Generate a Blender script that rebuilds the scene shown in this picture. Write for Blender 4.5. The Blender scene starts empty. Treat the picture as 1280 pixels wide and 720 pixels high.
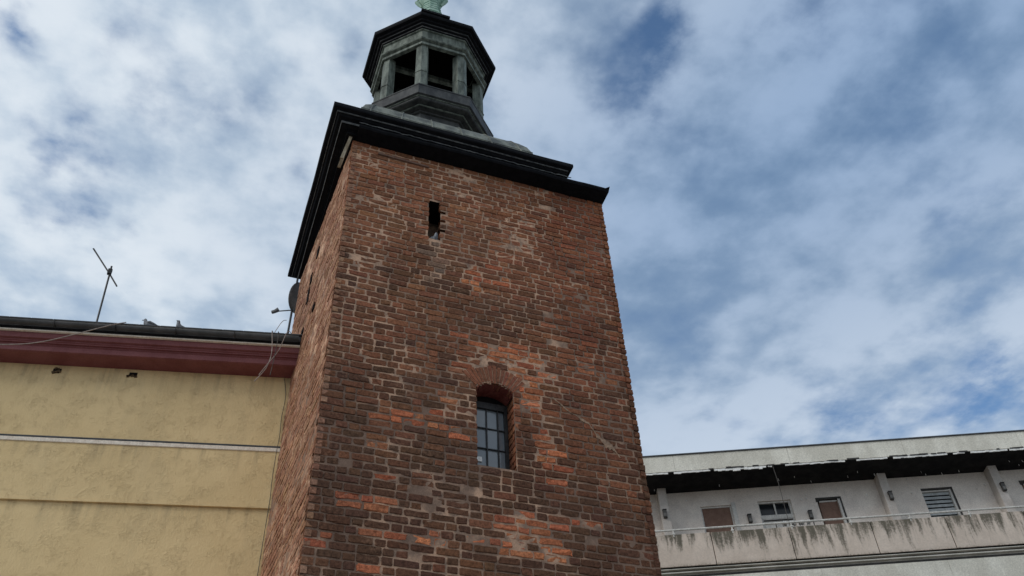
import bpy, math, random
from mathutils import Vector, Matrix, noise
import numpy as np

scene = bpy.context.scene
COL = scene.collection
random.seed(7)

# ------------------------------------------------------------------ camera
CAM_F = 1150.35                                   # focal length in pixels of a 1280 px wide picture
CAM_LOC = Vector((-1.2103, -9.34421, 1.6))
RV = Vector((0.93832773, -0.34329607, -0.04109585))
UV = Vector((-0.20811656, -0.6557224, 0.72575177))
FV = Vector((0.2760952, 0.67244029, 0.68672811))
cam_data = bpy.data.cameras.new('camera')
cam_data.sensor_width = 36.0
cam_data.lens = CAM_F / 1280 * 36
cam_data.clip_start = 0.1
cam_data.clip_end = 6000
cam = bpy.data.objects.new('camera', cam_data)
COL.objects.link(cam)
M3 = Matrix((RV, UV, -FV)).transposed()
cam.matrix_world = Matrix.Translation(CAM_LOC) @ M3.to_4x4()
scene.camera = cam

# ------------------------------------------------------------------ light and sky
SUN_DIR = Vector((-0.86, -0.12, 0.52)).normalized()      # towards the sun behind thin cloud, left of the picture
sun_el = math.asin(SUN_DIR.z)
sun_az = math.atan2(SUN_DIR.x, SUN_DIR.y)
sd = bpy.data.lights.new('sun', 'SUN')
sd.energy = 1.3
sd.angle = math.radians(22)
sd.color = (1.0, 0.95, 0.88)
sun = bpy.data.objects.new('sun', sd)
COL.objects.link(sun)
sun.rotation_euler = SUN_DIR.to_track_quat('Z', 'Y').to_euler()

scene.view_settings.view_transform = 'Standard'
scene.view_settings.look = 'None'
scene.view_settings.gamma = 1.0
scene.view_settings.use_curve_mapping = False
scene.view_settings.exposure = 0.0

world = bpy.data.worlds.new('World')
scene.world = world
world.use_nodes = True


class NG:
    """Small helper to write node graphs."""
    def __init__(self, tree):
        self.t = tree
        self.n = tree.nodes
        self.l = tree.links

    def put(self, sock, v):
        if hasattr(v, 'is_output'):
            self.l.new(v, sock)
        elif isinstance(v, (tuple, list)) and len(v) == 3 and sock.type == 'RGBA':
            sock.default_value = (*v, 1)
        else:
            sock.default_value = v

    def math(self, op, a, b=None, c=None, clamp=False):
        n = self.n.new('ShaderNodeMath'); n.operation = op; n.use_clamp = clamp
        for i, v in enumerate((a, b, c)):
            if v is not None:
                self.put(n.inputs[i], v)
        return n.outputs[0]

    def vmath(self, op, a, b=None):
        n = self.n.new('ShaderNodeVectorMath'); n.operation = op
        self.put(n.inputs[0], a)
        if b is not None:
            self.put(n.inputs[1], b)
        return n.outputs['Value'] if op in ('DOT_PRODUCT', 'LENGTH') else n.outputs[0]

    def noise(self, vec, scale, detail=4, rough=0.55, dist=0.0, color=False):
        n = self.n.new('ShaderNodeTexNoise')
        self.put(n.inputs['Vector'], vec)
        n.inputs['Scale'].default_value = scale
        n.inputs['Detail'].default_value = detail
        n.inputs['Roughness'].default_value = rough
        n.inputs['Distortion'].default_value = dist
        return n.outputs['Color' if color else 'Fac']

    def ramp(self, fac, stops):
        n = self.n.new('ShaderNodeValToRGB')
        e = n.color_ramp.elements
        while len(e) < len(stops):
            e.new(0.5)
        for el, (p, c) in zip(e, stops):
            el.position = p
            el.color = (c, c, c, 1) if isinstance(c, (int, float)) else (*c, 1)
        self.put(n.inputs[0], fac)
        return n.outputs[0]

    def smooth(self, v, a, b, lo=0.0, hi=1.0):
        n = self.n.new('ShaderNodeMapRange'); n.interpolation_type = 'SMOOTHSTEP'
        self.put(n.inputs[0], v)
        for i, x in enumerate((a, b, lo, hi)):
            self.put(n.inputs[1 + i], x)
        return n.outputs[0]

    def mix(self, fac, a, b, mode='MIX'):
        n = self.n.new('ShaderNodeMix'); n.data_type = 'RGBA'; n.blend_type = mode
        self.put(n.inputs[0], fac)
        self.put(n.inputs[6], a)
        self.put(n.inputs[7], b)
        return n.outputs[2]

    def scalevec(self, vec, s):
        n = self.n.new('ShaderNodeMapping')
        self.put(n.inputs[0], vec)
        n.inputs['Scale'].default_value = s
        return n.outputs[0]

    def sep(self, v):
        n = self.n.new('ShaderNodeSeparateXYZ'); self.put(n.inputs[0], v)
        return n.outputs

    def comb(self, x, y, z=0.0):
        n = self.n.new('ShaderNodeCombineXYZ')
        for i, v in enumerate((x, y, z)):
            self.put(n.inputs[i], v)
        return n.outputs[0]


def build_world():
    t = world.node_tree
    t.nodes.clear()
    g = NG(t)
    out = t.nodes.new('ShaderNodeOutputWorld')
    bg = t.nodes.new('ShaderNodeBackground')
    bg.inputs['Strength'].default_value = 0.1
    sky = t.nodes.new('ShaderNodeTexSky')
    sky.sky_type = 'NISHITA'
    sky.sun_disc = False
    sky.sun_elevation = sun_el
    sky.sun_rotation = sun_az
    sky.air_density = 1.0
    sky.dust_density = 0.6
    sky.ozone_density = 2.0
    tc = t.nodes.new('ShaderNodeTexCoord')
    d = g.vmath('NORMALIZE', tc.outputs['Generated'])
    x, y, z = g.sep(d)
    zc = g.math('MAXIMUM', z, 0.06)
    px, py = g.math('DIVIDE', x, zc), g.math('DIVIDE', y, zc)
    p = g.comb(px, py, 0.0)                      # where the view ray meets the flat cloud layer
    # gaps of blue in the cloud layer: centre and axes on the layer, strength
    holes = [(0.405, 0.575, 12.2, -5.6, 3.5, 10.4, 0.85), (0.424, 0.515, 19.861, -9.952, 6.023, 17.871, 0.7), (0.531, 0.63, 20.224, -10.778, 5.594, 16.923, 0.6),
             (0.265, 0.65, 30.139, -10.704, 8.283, 24.834, 0.7), (0.563, 0.421, 14.522, -9.313, 4.726, 13.939, 0.7), (0.685, 0.363, 14.021, -10.758, 4.81, 14.156, 0.5),
             (-0.332, 0.708, 33.459, 0.944, 8.787, 25.861, 1.2), (-0.245, 0.894, 26.488, -0.612, 6.054, 18.331, 0.9), (-0.295, 1.013, 30.169, 0.126, 6.384, 19.599, 0.95),
             (-0.217, 0.731, 36.328, -1.547, 9.402, 27.894, 0.5), (-0.129, 0.775, 20.354, -1.915, 5.023, 15.047, 0.65), (-0.043, 0.746, 24.83, -3.67, 6.302, 18.879, 0.4),
             (0.06, 0.65, 33.216, -7.409, 9.14, 27.159, 0.45), (0.041, 0.813, 32.984, -6.306, 8.034, 24.371, 0.5), (-0.193, 1.044, 41.392, -1.995, 8.643, 26.769, 0.5),
             (1.313, 1.037, 6.604, -5.445, 1.292, 4.264, 0.6), (1.143, 1.13, 12.118, -8.52, 2.323, 7.709, 0.75), (0.983, 1.247, 9.233, -5.45, 1.616, 5.416, 0.6),
             (1.35, 0.948, 10.703, -9.459, 2.301, 7.513, 0.6), (0.968, 0.618, 15.017, -12.382, 4.164, 12.812, 0.5), (0.988, 0.539, 22.937, -20.271, 6.869, 20.94, 0.4),
             (0.196, 0.557, 24.468, -8.086, 7.201, 21.269, 0.4), (0.74, 0.485, 8.662, -6.405, 2.598, 7.783, 0.3), (0.731, 0.977, 16.395, -8.869, 3.507, 11.202, 0.2)]
    warp = g.noise(p, 7.0, 4, 0.5, color=True)
    wv = g.vmath('SUBTRACT', warp, (0.5, 0.5, 0.5))
    ws = t.nodes.new('ShaderNodeVectorMath'); ws.operation = 'SCALE'
    g.put(ws.inputs[0], wv); ws.inputs['Scale'].default_value = 0.24
    pw = g.vmath('ADD', p, ws.outputs[0])
    wx, wy, _ = g.sep(pw)
    total = 0.0
    for cx, cy, a, b, c, e, s in holes:
        dx, dy = g.math('SUBTRACT', wx, cx), g.math('SUBTRACT', wy, cy)
        u = g.math('ADD', g.math('MULTIPLY', dx, a), g.math('MULTIPLY', dy, b))
        v = g.math('ADD', g.math('MULTIPLY', dx, c), g.math('MULTIPLY', dy, e))
        r2 = g.math('ADD', g.math('MULTIPLY', u, u), g.math('MULTIPLY', v, v))
        k = g.math('MULTIPLY', g.math('EXPONENT', g.math('MULTIPLY', r2, -0.7)), s)
        total = g.math('ADD', total, k)
    n1 = g.noise(p, 3.6, 6, 0.52)
    n2 = g.noise(p, 12.0, 6, 0.55)
    dens = g.math('ADD', g.math('MULTIPLY', n1, 0.78), g.math('MULTIPLY', n2, 0.34))
    tear = g.smooth(g.noise(p, 6.5, 7, 0.6), 0.30, 0.62, 1.2, 0.45)
    dens = g.math('SUBTRACT', dens, g.math('MULTIPLY', g.math('MULTIPLY', total, tear), 0.36))
    cover = g.smooth(dens, 0.10, 0.58)
    # light of the cloud itself: brighter towards the sun, lumps inside
    sunny = g.vmath('DOT_PRODUCT', d, tuple(SUN_DIR))
    lum = g.math('ADD', g.smooth(sunny, -0.12, 0.48), g.smooth(z, 0.76, 0.46, 0.0, 0.62), clamp=True)
    lump = g.smooth(g.math('ADD', g.math('MULTIPLY', n1, 0.68), g.math('MULTIPLY', n2, 0.32)), 0.37, 0.60)
    dim = g.mix(lum, (1.85, 2.9, 4.5), (5.0, 6.1, 7.3))
    lit = g.mix(lum, (3.1, 4.3, 6.2), (7.5, 8.2, 8.9))
    cloud = g.mix(lump, dim, lit)
    blue = g.mix(1.0, sky.outputs[0], (1.25, 1.45, 1.55), 'MULTIPLY')
    sky_col = g.mix(g.math('MULTIPLY', cover, 0.96), blue, cloud)
    g.put(bg.inputs['Color'], sky_col)
    t.links.new(bg.outputs[0], out.inputs[0])


build_world()

# ------------------------------------------------------------------ materials
MATS = {}


def material(name, build, rough=0.8, spec=0.3, metal=0.0):
    m = bpy.data.materials.new(name)
    m.use_nodes = True
    t = m.node_tree
    g = NG(t)
    b = t.nodes['Principled BSDF']
    b.inputs['Roughness'].default_value = rough
    b.inputs['Specular IOR Level'].default_value = spec
    b.inputs['Metallic'].default_value = metal
    geo = t.nodes.new('ShaderNodeNewGeometry')
    build(g, b, geo.outputs['Position'])
    MATS[name] = m
    return m


def bump(g, b, height, dist, strength=1.0):
    n = g.n.new('ShaderNodeBump')
    n.inputs['Strength'].default_value = strength
    n.inputs['Distance'].default_value = dist
    g.put(n.inputs['Height'], height)
    g.l.new(n.outputs[0], b.inputs['Normal'])


def weathered(c1, c2, scale=6.0, bumpd=0.002, stretch=(1, 1, 1), fine=40.0, lo=0.35, hi=0.65):
    def f(g, b, pos):
        v = g.scalevec(pos, stretch)
        n = g.noise(v, scale, 6, 0.62)
        k = g.smooth(n, lo, hi)
        f2 = g.noise(pos, fine, 4, 0.6)
        col = g.mix(k, c1, c2)
        col = g.mix(1.0, col, g.ramp(f2, [(0.25, 0.78), (0.75, 1.2)]), 'MULTIPLY')
        g.put(b.inputs['Base Color'], col)
        bump(g, b, g.math('ADD', f2, n), bumpd)
    return f


MORTAR = (0.62, 0.385, 0.255)


def brick_mat(g, b, pos):
    at = g.n.new('ShaderNodeAttribute'); at.attribute_name = 'tint'
    base = at.outputs['Color']
    smear = at.outputs['Alpha']
    n1 = g.noise(pos, 26.0, 6, 0.65)
    n2 = g.noise(pos, 95.0, 4, 0.6)
    n3 = g.noise(pos, 3.2, 5, 0.62)
    col = g.mix(1.0, base, g.ramp(n1, [(0.3, 0.42), (0.46, 0.95), (0.7, 1.45)]), 'MULTIPLY')
    col = g.mix(1.0, col, g.ramp(n2, [(0.3, 0.62), (0.7, 1.3)]), 'MULTIPLY')
    # lime and mortar smeared over the face, in patches
    m = g.math('ADD', g.math('MULTIPLY', n3, 0.6), g.math('MULTIPLY', n1, 0.4))
    k = g.math('MULTIPLY', g.smooth(m, 0.53, 0.70), g.math('MULTIPLY', smear, 0.85))
    col = g.mix(g.math('MULTIPLY', k, 0.65), col, (0.42, 0.245, 0.155))
    pit = g.smooth(g.noise(pos, 55.0, 3, 0.6), 0.66, 0.74)
    col = g.mix(g.math('MULTIPLY', pit, 0.6), col, (0.03, 0.022, 0.02))
    g.put(b.inputs['Base Color'], col)
    h = g.math('ADD', g.math('MULTIPLY', n1, 1.0), g.math('MULTIPLY', n2, 0.5))
    h = g.math('SUBTRACT', h, g.math('MULTIPLY', pit, 0.6))
    bump(g, b, h, 0.004)


material('brick', brick_mat, 0.92, 0.15)


def mortar_mat(g, b, pos):
    x, y, z = g.sep(pos)
    n0 = g.noise(pos, 0.9, 4, 0.6)
    n1 = g.noise(pos, 7.0, 6, 0.62)
    n2 = g.noise(pos, 70.0, 4, 0.6)
    fresh = g.math('ADD', g.math('MULTIPLY', g.smooth(n0, 0.44, 0.56), 0.8), g.smooth(z, 8.5, 11.5, 0.0, 0.45))
    fresh = g.math('SUBTRACT', fresh, g.smooth(x, 2.6, 3.6, 0.0, 0.35), clamp=True)
    col = g.mix(g.smooth(n1, 0.36, 0.60), (0.30, 0.20, 0.145), MORTAR)
    col = g.mix(fresh, g.mix(n1, (0.15, 0.095, 0.068), (0.29, 0.19, 0.14)), col)
    col = g.mix(1.0, col, g.ramp(n2, [(0.25, 0.75), (0.75, 1.2)]), 'MULTIPLY')
    g.put(b.inputs['Base Color'], col)
    bump(g, b, g.math('ADD', n1, n2), 0.004)


material('mortar', mortar_mat, 0.95, 0.1)
material('mortar_pale', weathered((0.20, 0.135, 0.095), (0.36, 0.24, 0.165), 14, 0.004), 0.95, 0.1)
material('black_paint', weathered((0.004, 0.0045, 0.006), (0.009, 0.009, 0.011), 9, 0.003), 0.75, 0.10)
material('worn_metal', weathered((0.03, 0.032, 0.035), (0.11, 0.11, 0.105), 14, 0.002), 0.6, 0.4)
material('copper_sheet', weathered((0.060, 0.066, 0.060), (0.20, 0.21, 0.172), 5, 0.004, (1, 1, 0.35), 26), 0.6, 0.4)
material('verdigris', weathered((0.20, 0.33, 0.26), (0.34, 0.47, 0.38), 7, 0.003), 0.65, 0.3)
material('lantern_paint', weathered((0.060, 0.072, 0.060), (0.185, 0.21, 0.178), 9, 0.003, (1, 1, 0.22), 34), 0.7, 0.3)
material('lantern_dark', weathered((0.024, 0.026, 0.028), (0.066, 0.068, 0.066), 6, 0.003, (1, 1, 0.4), 30), 0.65, 0.3)
material('old_timber', weathered((0.23, 0.18, 0.12), (0.48, 0.41, 0.30), 12, 0.004, (1, 1, 0.2), 50), 0.85, 0.2)
material('dark_timber', weathered((0.02, 0.017, 0.014), (0.05, 0.042, 0.036), 10, 0.004, (1, 1, 0.2), 50), 0.85, 0.2)
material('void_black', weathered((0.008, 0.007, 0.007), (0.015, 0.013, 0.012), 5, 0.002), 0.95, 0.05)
material('red_lining', weathered((0.11, 0.022, 0.018), (0.16, 0.045, 0.035), 12, 0.003), 0.85, 0.2)
material('iron', weathered((0.012, 0.012, 0.013), (0.032, 0.029, 0.027), 20, 0.001), 0.5, 0.4)
material('glass_dark', lambda g, b, p: g.put(b.inputs['Base Color'], g.mix(g.noise(p, 3, 3), (0.008, 0.009, 0.011), (0.02, 0.022, 0.025))), 0.10, 0.3)
material('window_glass', lambda g, b, p: g.put(b.inputs['Base Color'], g.mix(g.noise(p, 4, 3), (0.13, 0.15, 0.165), (0.19, 0.21, 0.23))), 0.10, 0.8)  # blue-grey sky reflection of the panes is put into the base colour


def stucco_mat(g, b, pos):
    x, y, z = g.sep(pos)
    n0 = g.noise(pos, 0.7, 5, 0.6)
    n1 = g.noise(g.scalevec(pos, (1, 1, 0.35)), 2.0, 5, 0.6)
    tilt = g.comb(g.math('ADD', x, g.math('MULTIPLY', z, -0.7)), y, g.math('ADD', g.math('MULTIPLY', z, 0.6), g.math('MULTIPLY', x, 0.25)))
    scr = g.noise(tilt, 25.0, 4, 0.58, 1.0)         # torn, scratched render, marks leaning to the right
    pit = g.smooth(g.math('ABSOLUTE', g.math('SUBTRACT', scr, 0.5)), 0.0, 0.045)
    mask = g.smooth(g.noise(pos, 3.4, 5, 0.7), 0.40, 0.66)
    fine = g.noise(pos, 150.0, 3, 0.6)
    med = g.noise(pos, 44.0, 4, 0.62)
    col = g.mix(g.smooth(n0, 0.35, 0.65), (0.72, 0.53, 0.275), (0.79, 0.59, 0.315))
    col = g.mix(g.math('MULTIPLY', g.smooth(n1, 0.5, 0.75), 0.4), col, (0.55, 0.42, 0.235))
    # dirt washed down from the cornice and from the two ledges
    run = g.noise(g.comb(g.math('MULTIPLY', x, 1.0), y, g.math('MULTIPLY', z, 0.06)), 5.0, 5, 0.65)
    below = g.math('MAXIMUM', g.math('MULTIPLY', g.smooth(z, 10.2, 10.87), 1.0), g.math('MAXIMUM', g.math('MULTIPLY', g.smooth(z, 9.0, 9.47), g.math('LESS_THAN', z, 9.48)), g.math('MULTIPLY', g.smooth(z, 8.0, 8.5), g.math('LESS_THAN', z, 8.52))))
    col = g.mix(g.math('MULTIPLY', g.math('MULTIPLY', below, g.smooth(run, 0.45, 0.68)), 0.5), col, (0.34, 0.26, 0.155))
    grey = g.math('MULTIPLY', g.math('MULTIPLY', g.math('SUBTRACT', 1.0, pit), mask), 0.05)
    col = g.mix(grey, col, (0.40, 0.30, 0.17))
    g.put(b.inputs['Base Color'], col)
    h = g.math('ADD', g.math('MULTIPLY', g.math('MULTIPLY', pit, mask), 0.55), g.math('MULTIPLY', fine, 0.4))
    h = g.math('ADD', h, g.math('MULTIPLY', med, 1.3))
    bump(g, b, h, 0.007)


material('stucco', stucco_mat, 0.92, 0.15)
material('maroon_paint', weathered((0.175, 0.052, 0.053), (0.215, 0.072, 0.072), 3, 0.001, (1, 1, 1), 60), 0.6, 0.3)
material('gutter_metal', weathered((0.032, 0.034, 0.038), (0.062, 0.062, 0.066), 4, 0.001), 0.42, 0.45)
material('pale_strip', weathered((0.70, 0.60, 0.49), (0.82, 0.73, 0.61), 8, 0.001), 0.7, 0.3)
material('slate', weathered((0.04, 0.042, 0.047), (0.075, 0.078, 0.085), 6, 0.003), 0.6, 0.35)
material('rubble', weathered((0.05, 0.03, 0.018), (0.17, 0.12, 0.07), 30, 0.006), 0.95, 0.1)
material('render_grey', weathered((0.66, 0.59, 0.53), (0.76, 0.69, 0.62), 2.2, 0.001), 0.85, 0.2)
material('pillar_grey', weathered((0.46, 0.42, 0.38), (0.56, 0.51, 0.47), 3, 0.001), 0.85, 0.2)
material('fascia_paint', weathered((0.58, 0.55, 0.47), (0.74, 0.71, 0.62), 1.6, 0.002, (1, 1, 0.4), 30), 0.75, 0.25)
material('band_grey', weathered((0.42, 0.40, 0.35), (0.56, 0.53, 0.47), 2.0, 0.002), 0.8, 0.2)
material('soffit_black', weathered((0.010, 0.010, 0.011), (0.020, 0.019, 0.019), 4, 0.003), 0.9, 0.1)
material('flake_white', weathered((0.74, 0.73, 0.70), (0.86, 0.85, 0.82), 12, 0.002), 0.8, 0.2)
material('rail_paint', weathered((0.48, 0.46, 0.42), (0.64, 0.62, 0.57), 10, 0.001), 0.6, 0.3)
material('door_brown', weathered((0.17, 0.095, 0.068), (0.21, 0.125, 0.09), 6, 0.001), 0.6, 0.3)
material('frame_pale', weathered((0.50, 0.48, 0.45), (0.62, 0.60, 0.56), 9, 0.001), 0.6, 0.3)
material('frame_dark', weathered((0.03, 0.027, 0.025), (0.055, 0.05, 0.045), 9, 0.001), 0.6, 0.3)
material('slat_grey', weathered((0.34, 0.36, 0.36), (0.46, 0.48, 0.48), 9, 0.001), 0.5, 0.3)
material('lamp_black', weathered((0.04, 0.037, 0.034), (0.075, 0.07, 0.065), 12, 0.001), 0.5, 0.35)
material('lamp_glass', weathered((0.10, 0.095, 0.085), (0.16, 0.15, 0.14), 12, 0.001), 0.4, 0.4)
material('dish_grey', weathered((0.14, 0.145, 0.15), (0.20, 0.205, 0.21), 6, 0.001), 0.5, 0.35)
material('cable_sheath', weathered((0.27, 0.22, 0.195), (0.37, 0.31, 0.275), 10, 0.0005), 0.6, 0.3)
material('cable_dark', weathered((0.05, 0.046, 0.042), (0.10, 0.09, 0.08), 10, 0.0005), 0.6, 0.3)
material('feather', weathered((0.12, 0.125, 0.135), (0.30, 0.31, 0.33), 22, 0.002), 0.8, 0.2)
material('beak_horn', weathered((0.05, 0.045, 0.045), (0.09, 0.08, 0.075), 30, 0.0005), 0.5, 0.3)
material('bird_foot', weathered((0.30, 0.09, 0.07), (0.38, 0.14, 0.11), 30, 0.0005), 0.7, 0.3)
material('cloth_white', weathered((0.55, 0.55, 0.54), (0.75, 0.75, 0.74), 12, 0.003), 0.9, 0.1)
material('paving', weathered((0.25, 0.235, 0.215), (0.33, 0.315, 0.29), 1.5, 0.004), 0.9, 0.2)


# balustrade panels: pinkish concrete with algae running down from the top edge
RB = Vector((0.91587482, -0.40146396, 0)); RN = Vector((0.40146396, 0.91587482, 0))
RP0 = Vector((7.22044076, 9.88915938, 0.0))


def panel_mat(g, b, pos):
    x, y, z = g.sep(g.vmath('SUBTRACT', pos, tuple(RP0)))
    s = g.math('ADD', g.math('MULTIPLY', x, RB.x), g.math('MULTIPLY', y, RB.y))
    down = g.smooth(z, 12.70, 11.80)                   # 0 at the rail, 1 at the foot
    wob = g.noise(pos, 3.0, 3, 0.5)
    sv = g.comb(g.math('ADD', s, g.math('MULTIPLY', wob, 0.12)), 0.0, g.math('MULTIPLY', z, 0.10))
    n1 = g.noise(sv, 6.0, 5, 0.62)
    n1b = g.noise(g.comb(s, 3.0, g.math('MULTIPLY', z, 0.3)), 1.3, 3, 0.5)
    n2 = g.noise(pos, 22.0, 5, 0.65)
    reach = g.math('ADD', g.math('MULTIPLY', n1, 1.05), g.math('MULTIPLY', g.math('SUBTRACT', n1b, 0.5), 0.7))
    reach = g.math('ADD', reach, g.math('MULTIPLY', g.math('SUBTRACT', n2, 0.5), 0.35))
    streak = g.smooth(g.math('SUBTRACT', reach, g.math('MULTIPLY', down, 0.25)), 0.34, 0.58)
    foot = g.math('MULTIPLY', g.smooth(z, 11.92, 11.78), g.smooth(n2, 0.42, 0.62))
    dirt = g.math('MAXIMUM', streak, g.math('MULTIPLY', foot, 0.8))
    base = g.mix(g.smooth(g.noise(pos, 1.7, 4, 0.6), 0.35, 0.65), (0.58, 0.485, 0.405), (0.65, 0.55, 0.465))
    col = g.mix(g.math('MULTIPLY', dirt, 0.9), base, (0.085, 0.078, 0.055))
    col = g.mix(1.0, col, g.ramp(n2, [(0.25, 0.85), (0.75, 1.1)]), 'MULTIPLY')
    g.put(b.inputs['Base Color'], col)
    bump(g, b, n2, 0.003)


material('balcony_panel', panel_mat, 0.88, 0.2)

# ------------------------------------------------------------------ geometry helpers
WL = {}                                                # world position of every object's origin


def thing(name, loc, label, cat, group=None):
    o = bpy.data.objects.new(name, None)
    o.empty_display_size = 0.3
    COL.objects.link(o)
    o.location = loc
    WL[o] = Vector(loc)
    o['label'] = label
    o['category'] = cat
    if group:
        o['group'] = group
    return o


class MB:
    def __init__(self):
        self.v = []; self.f = []; self.c = []

    def add(self, verts, faces, col=None):
        k = len(self.v)
        self.v += [tuple(p) for p in verts]
        self.f += [tuple(i + k for i in f) for f in faces]
        if col is not None:
            self.c += [col] * len(verts)
        return k

    def box(self, c, ax, ay, az):
        """centre and three half-axis vectors"""
        c, ax, ay, az = map(Vector, (c, ax, ay, az))
        vs = [c + ax * i + ay * j + az * k for i in (-1, 1) for j in (-1, 1) for k in (-1, 1)]
        fs = [(0, 1, 3, 2), (4, 6, 7, 5), (0, 4, 5, 1), (2, 3, 7, 6), (0, 2, 6, 4), (1, 5, 7, 3)]
        if ax.cross(ay).dot(az) < 0:
            fs = [f[::-1] for f in fs]
        self.add(vs, fs)
        return self

    def beam(self, a, b, w, h, up=(0, 0, 1)):
        a, b = Vector(a), Vector(b)
        d = (b - a)
        u = Vector(up)
        s = d.cross(u)
        if s.length < 1e-6:
            s = d.cross(Vector((1, 0, 0)))
        s.normalize(); u = s.cross(d).normalized()
        return self.box((a + b) / 2, d / 2, s * w / 2, u * h / 2)

    def tube(self, pts, r, n=8, closed_caps=True):
        pts = [Vector(p) for p in pts]
        m = len(pts)
        rings = []
        ref = Vector((0, 0, 1))
        for i, p in enumerate(pts):
            t = (pts[min(i + 1, m - 1)] - pts[max(i - 1, 0)]).normalized()
            a = t.cross(ref)
            if a.length < 0.05:
                a = t.cross(Vector((1, 0, 0)))
            a.normalize(); b = a.cross(t)
            rr = r[i] if isinstance(r, (list, tuple)) else r
            rings.append([p + (a * math.cos(2 * math.pi * k / n) + b * math.sin(2 * math.pi * k / n)) * rr for k in range(n)])
        vs = [q for ring in rings for q in ring]
        fs = [(i * n + k, i * n + (k + 1) % n, (i + 1) * n + (k + 1) % n, (i + 1) * n + k) for i in range(m - 1) for k in range(n)]
        if closed_caps:
            fs += [tuple(range(n))[::-1], tuple((m - 1) * n + k for k in range(n))]
        self.add(vs, fs)
        return self

    def lathe(self, cx, cy, prof, n=8, a0=0.0, cap=True):
        vs = []
        for r, z in prof:
            for k in range(n):
                a = a0 + 2 * math.pi * k / n
                vs.append((cx + r * math.cos(a), cy + r * math.sin(a), z))
        m = len(prof)
        fs = [(i * n + k, i * n + (k + 1) % n, (i + 1) * n + (k + 1) % n, (i + 1) * n + k) for i in range(m - 1) for k in range(n)]
        if cap:
            fs += [tuple(range(n))[::-1], tuple((m - 1) * n + k for k in range(n))]
        self.add(vs, fs)
        return self

    def build(self, name, mat, parent=None, origin=None, smooth=False, label=None, kind=None, bevel=0.0):
        if origin is None:
            a = np.array(self.v)
            o0 = (a.min(0) + a.max(0)) / 2
            origin = Vector((o0[0], o0[1], a[:, 2].min()))
        origin = Vector(origin)
        me = bpy.data.meshes.new(name)
        me.from_pydata([tuple(Vector(p) - origin) for p in self.v], [], self.f)
        me.materials.append(MATS[mat])
        if self.c:
            at = me.color_attributes.new('tint', 'FLOAT_COLOR', 'POINT')
            at.data.foreach_set('color', np.array(self.c, dtype=np.float32).ravel())
        if smooth:
            me.polygons.foreach_set('use_smooth', [True] * len(me.polygons))
        me.update()
        o = bpy.data.objects.new(name, me)
        COL.objects.link(o)
        if parent is not None:
            o.parent = parent
            o.location = origin - WL[parent]
        else:
            o.location = origin
        WL[o] = origin
        if label:
            o['label'] = label
        if kind:
            o['kind'] = kind
        if bevel:
            md = o.modifiers.new('bevel', 'BEVEL'); md.width = bevel; md.segments = 2
        return o


def project(p):
    d = Vector(p) - CAM_LOC
    z = d.dot(FV)
    if z <= 0.1:
        return None
    return 640 + CAM_F * d.dot(RV) / z, 360 - CAM_F * d.dot(UV) / z, z


# ------------------------------------------------------------------ ground
g0 = MB()
N = 24
for i in range(N + 1):
    for j in range(N + 1):
        g0.v.append(((i / N - 0.5) * 5000, (j / N - 0.5) * 5000, 0.0))
g0.f = [(i * (N + 1) + j, (i + 1) * (N + 1) + j, (i + 1) * (N + 1) + j + 1, i * (N + 1) + j + 1) for i in range(N) for j in range(N)]
ground = g0.build('ground', 'paving', origin=(0, 0, 0))
ground['kind'] = 'structure'
ground['label'] = 'pale paved ground of the street below the tower'

# ------------------------------------------------------------------ the brick tower
W, D = 4.41, 3.55
FL, FR = Vector((0, 0, 0)), Vector((W, 0, 0))
BL, BR = Vector((-0.2, 3.55, 0)), Vector((W, 3.55, 0))
TOP = 13.76
COURSE = 0.107

tower = thing('brick_tower', (W / 2, D / 2, 0), 'old square brick tower with black cornice and open copper lantern on top', 'tower')

# window and slit on the front face (x, z)
WX0, WX1, WZ0, WZS = 2.03, 2.57, 7.93, 9.15
WCX, WCZ, WR, WRO = 2.30, 8.874, 0.386, 0.675
AS = math.asin((WZS - WCZ) / WR)
A0, A1 = math.radians(47), math.radians(134)
SX0, SX1, SZ0, SZ1 = 1.302, 1.478, 11.83, 12.69
NOTCH = [(12.03, 12.085), (12.24, 12.295), (12.45, 12.505)]


def hole(u, v):
    if WX0 < u < WX1 and WZ0 < v < WZS:
        return True
    if v >= WZS and (u - WCX) ** 2 + (v - WCZ) ** 2 < (WR - 0.003) ** 2:
        return True
    if SX0 < u < SX1 and SZ0 < v < SZ1:
        return True
    if SX1 <= u < SX1 + 0.085:
        for a, b in NOTCH:
            if a < v < b:
                return True
    return False


def forbidden(v):
    """intervals along the front face where no ordinary brick lies, at height v"""
    out = []
    if WZ0 - 0.01 < v < WZS:
        out.append((WX0, WX1))
    elif WZS <= v < WCZ + WRO:
        h = math.sqrt(max(0.0, WR ** 2 - (v - WCZ) ** 2))
        if v > WCZ + WR * math.sin(A0):
            h = (v - WCZ) / math.tan(A0)
        h = min(h, math.sqrt(WRO ** 2 - (v - WCZ) ** 2))
        out.append((WCX - h, WCX + h))
    if SZ0 - 0.01 < v < SZ1:
        e = SX1
        for a, b in NOTCH:
            if a - 0.02 < v < b + 0.05:
                e = SX1 + 0.09
        out.append((SX0, e))
    return out


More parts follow.
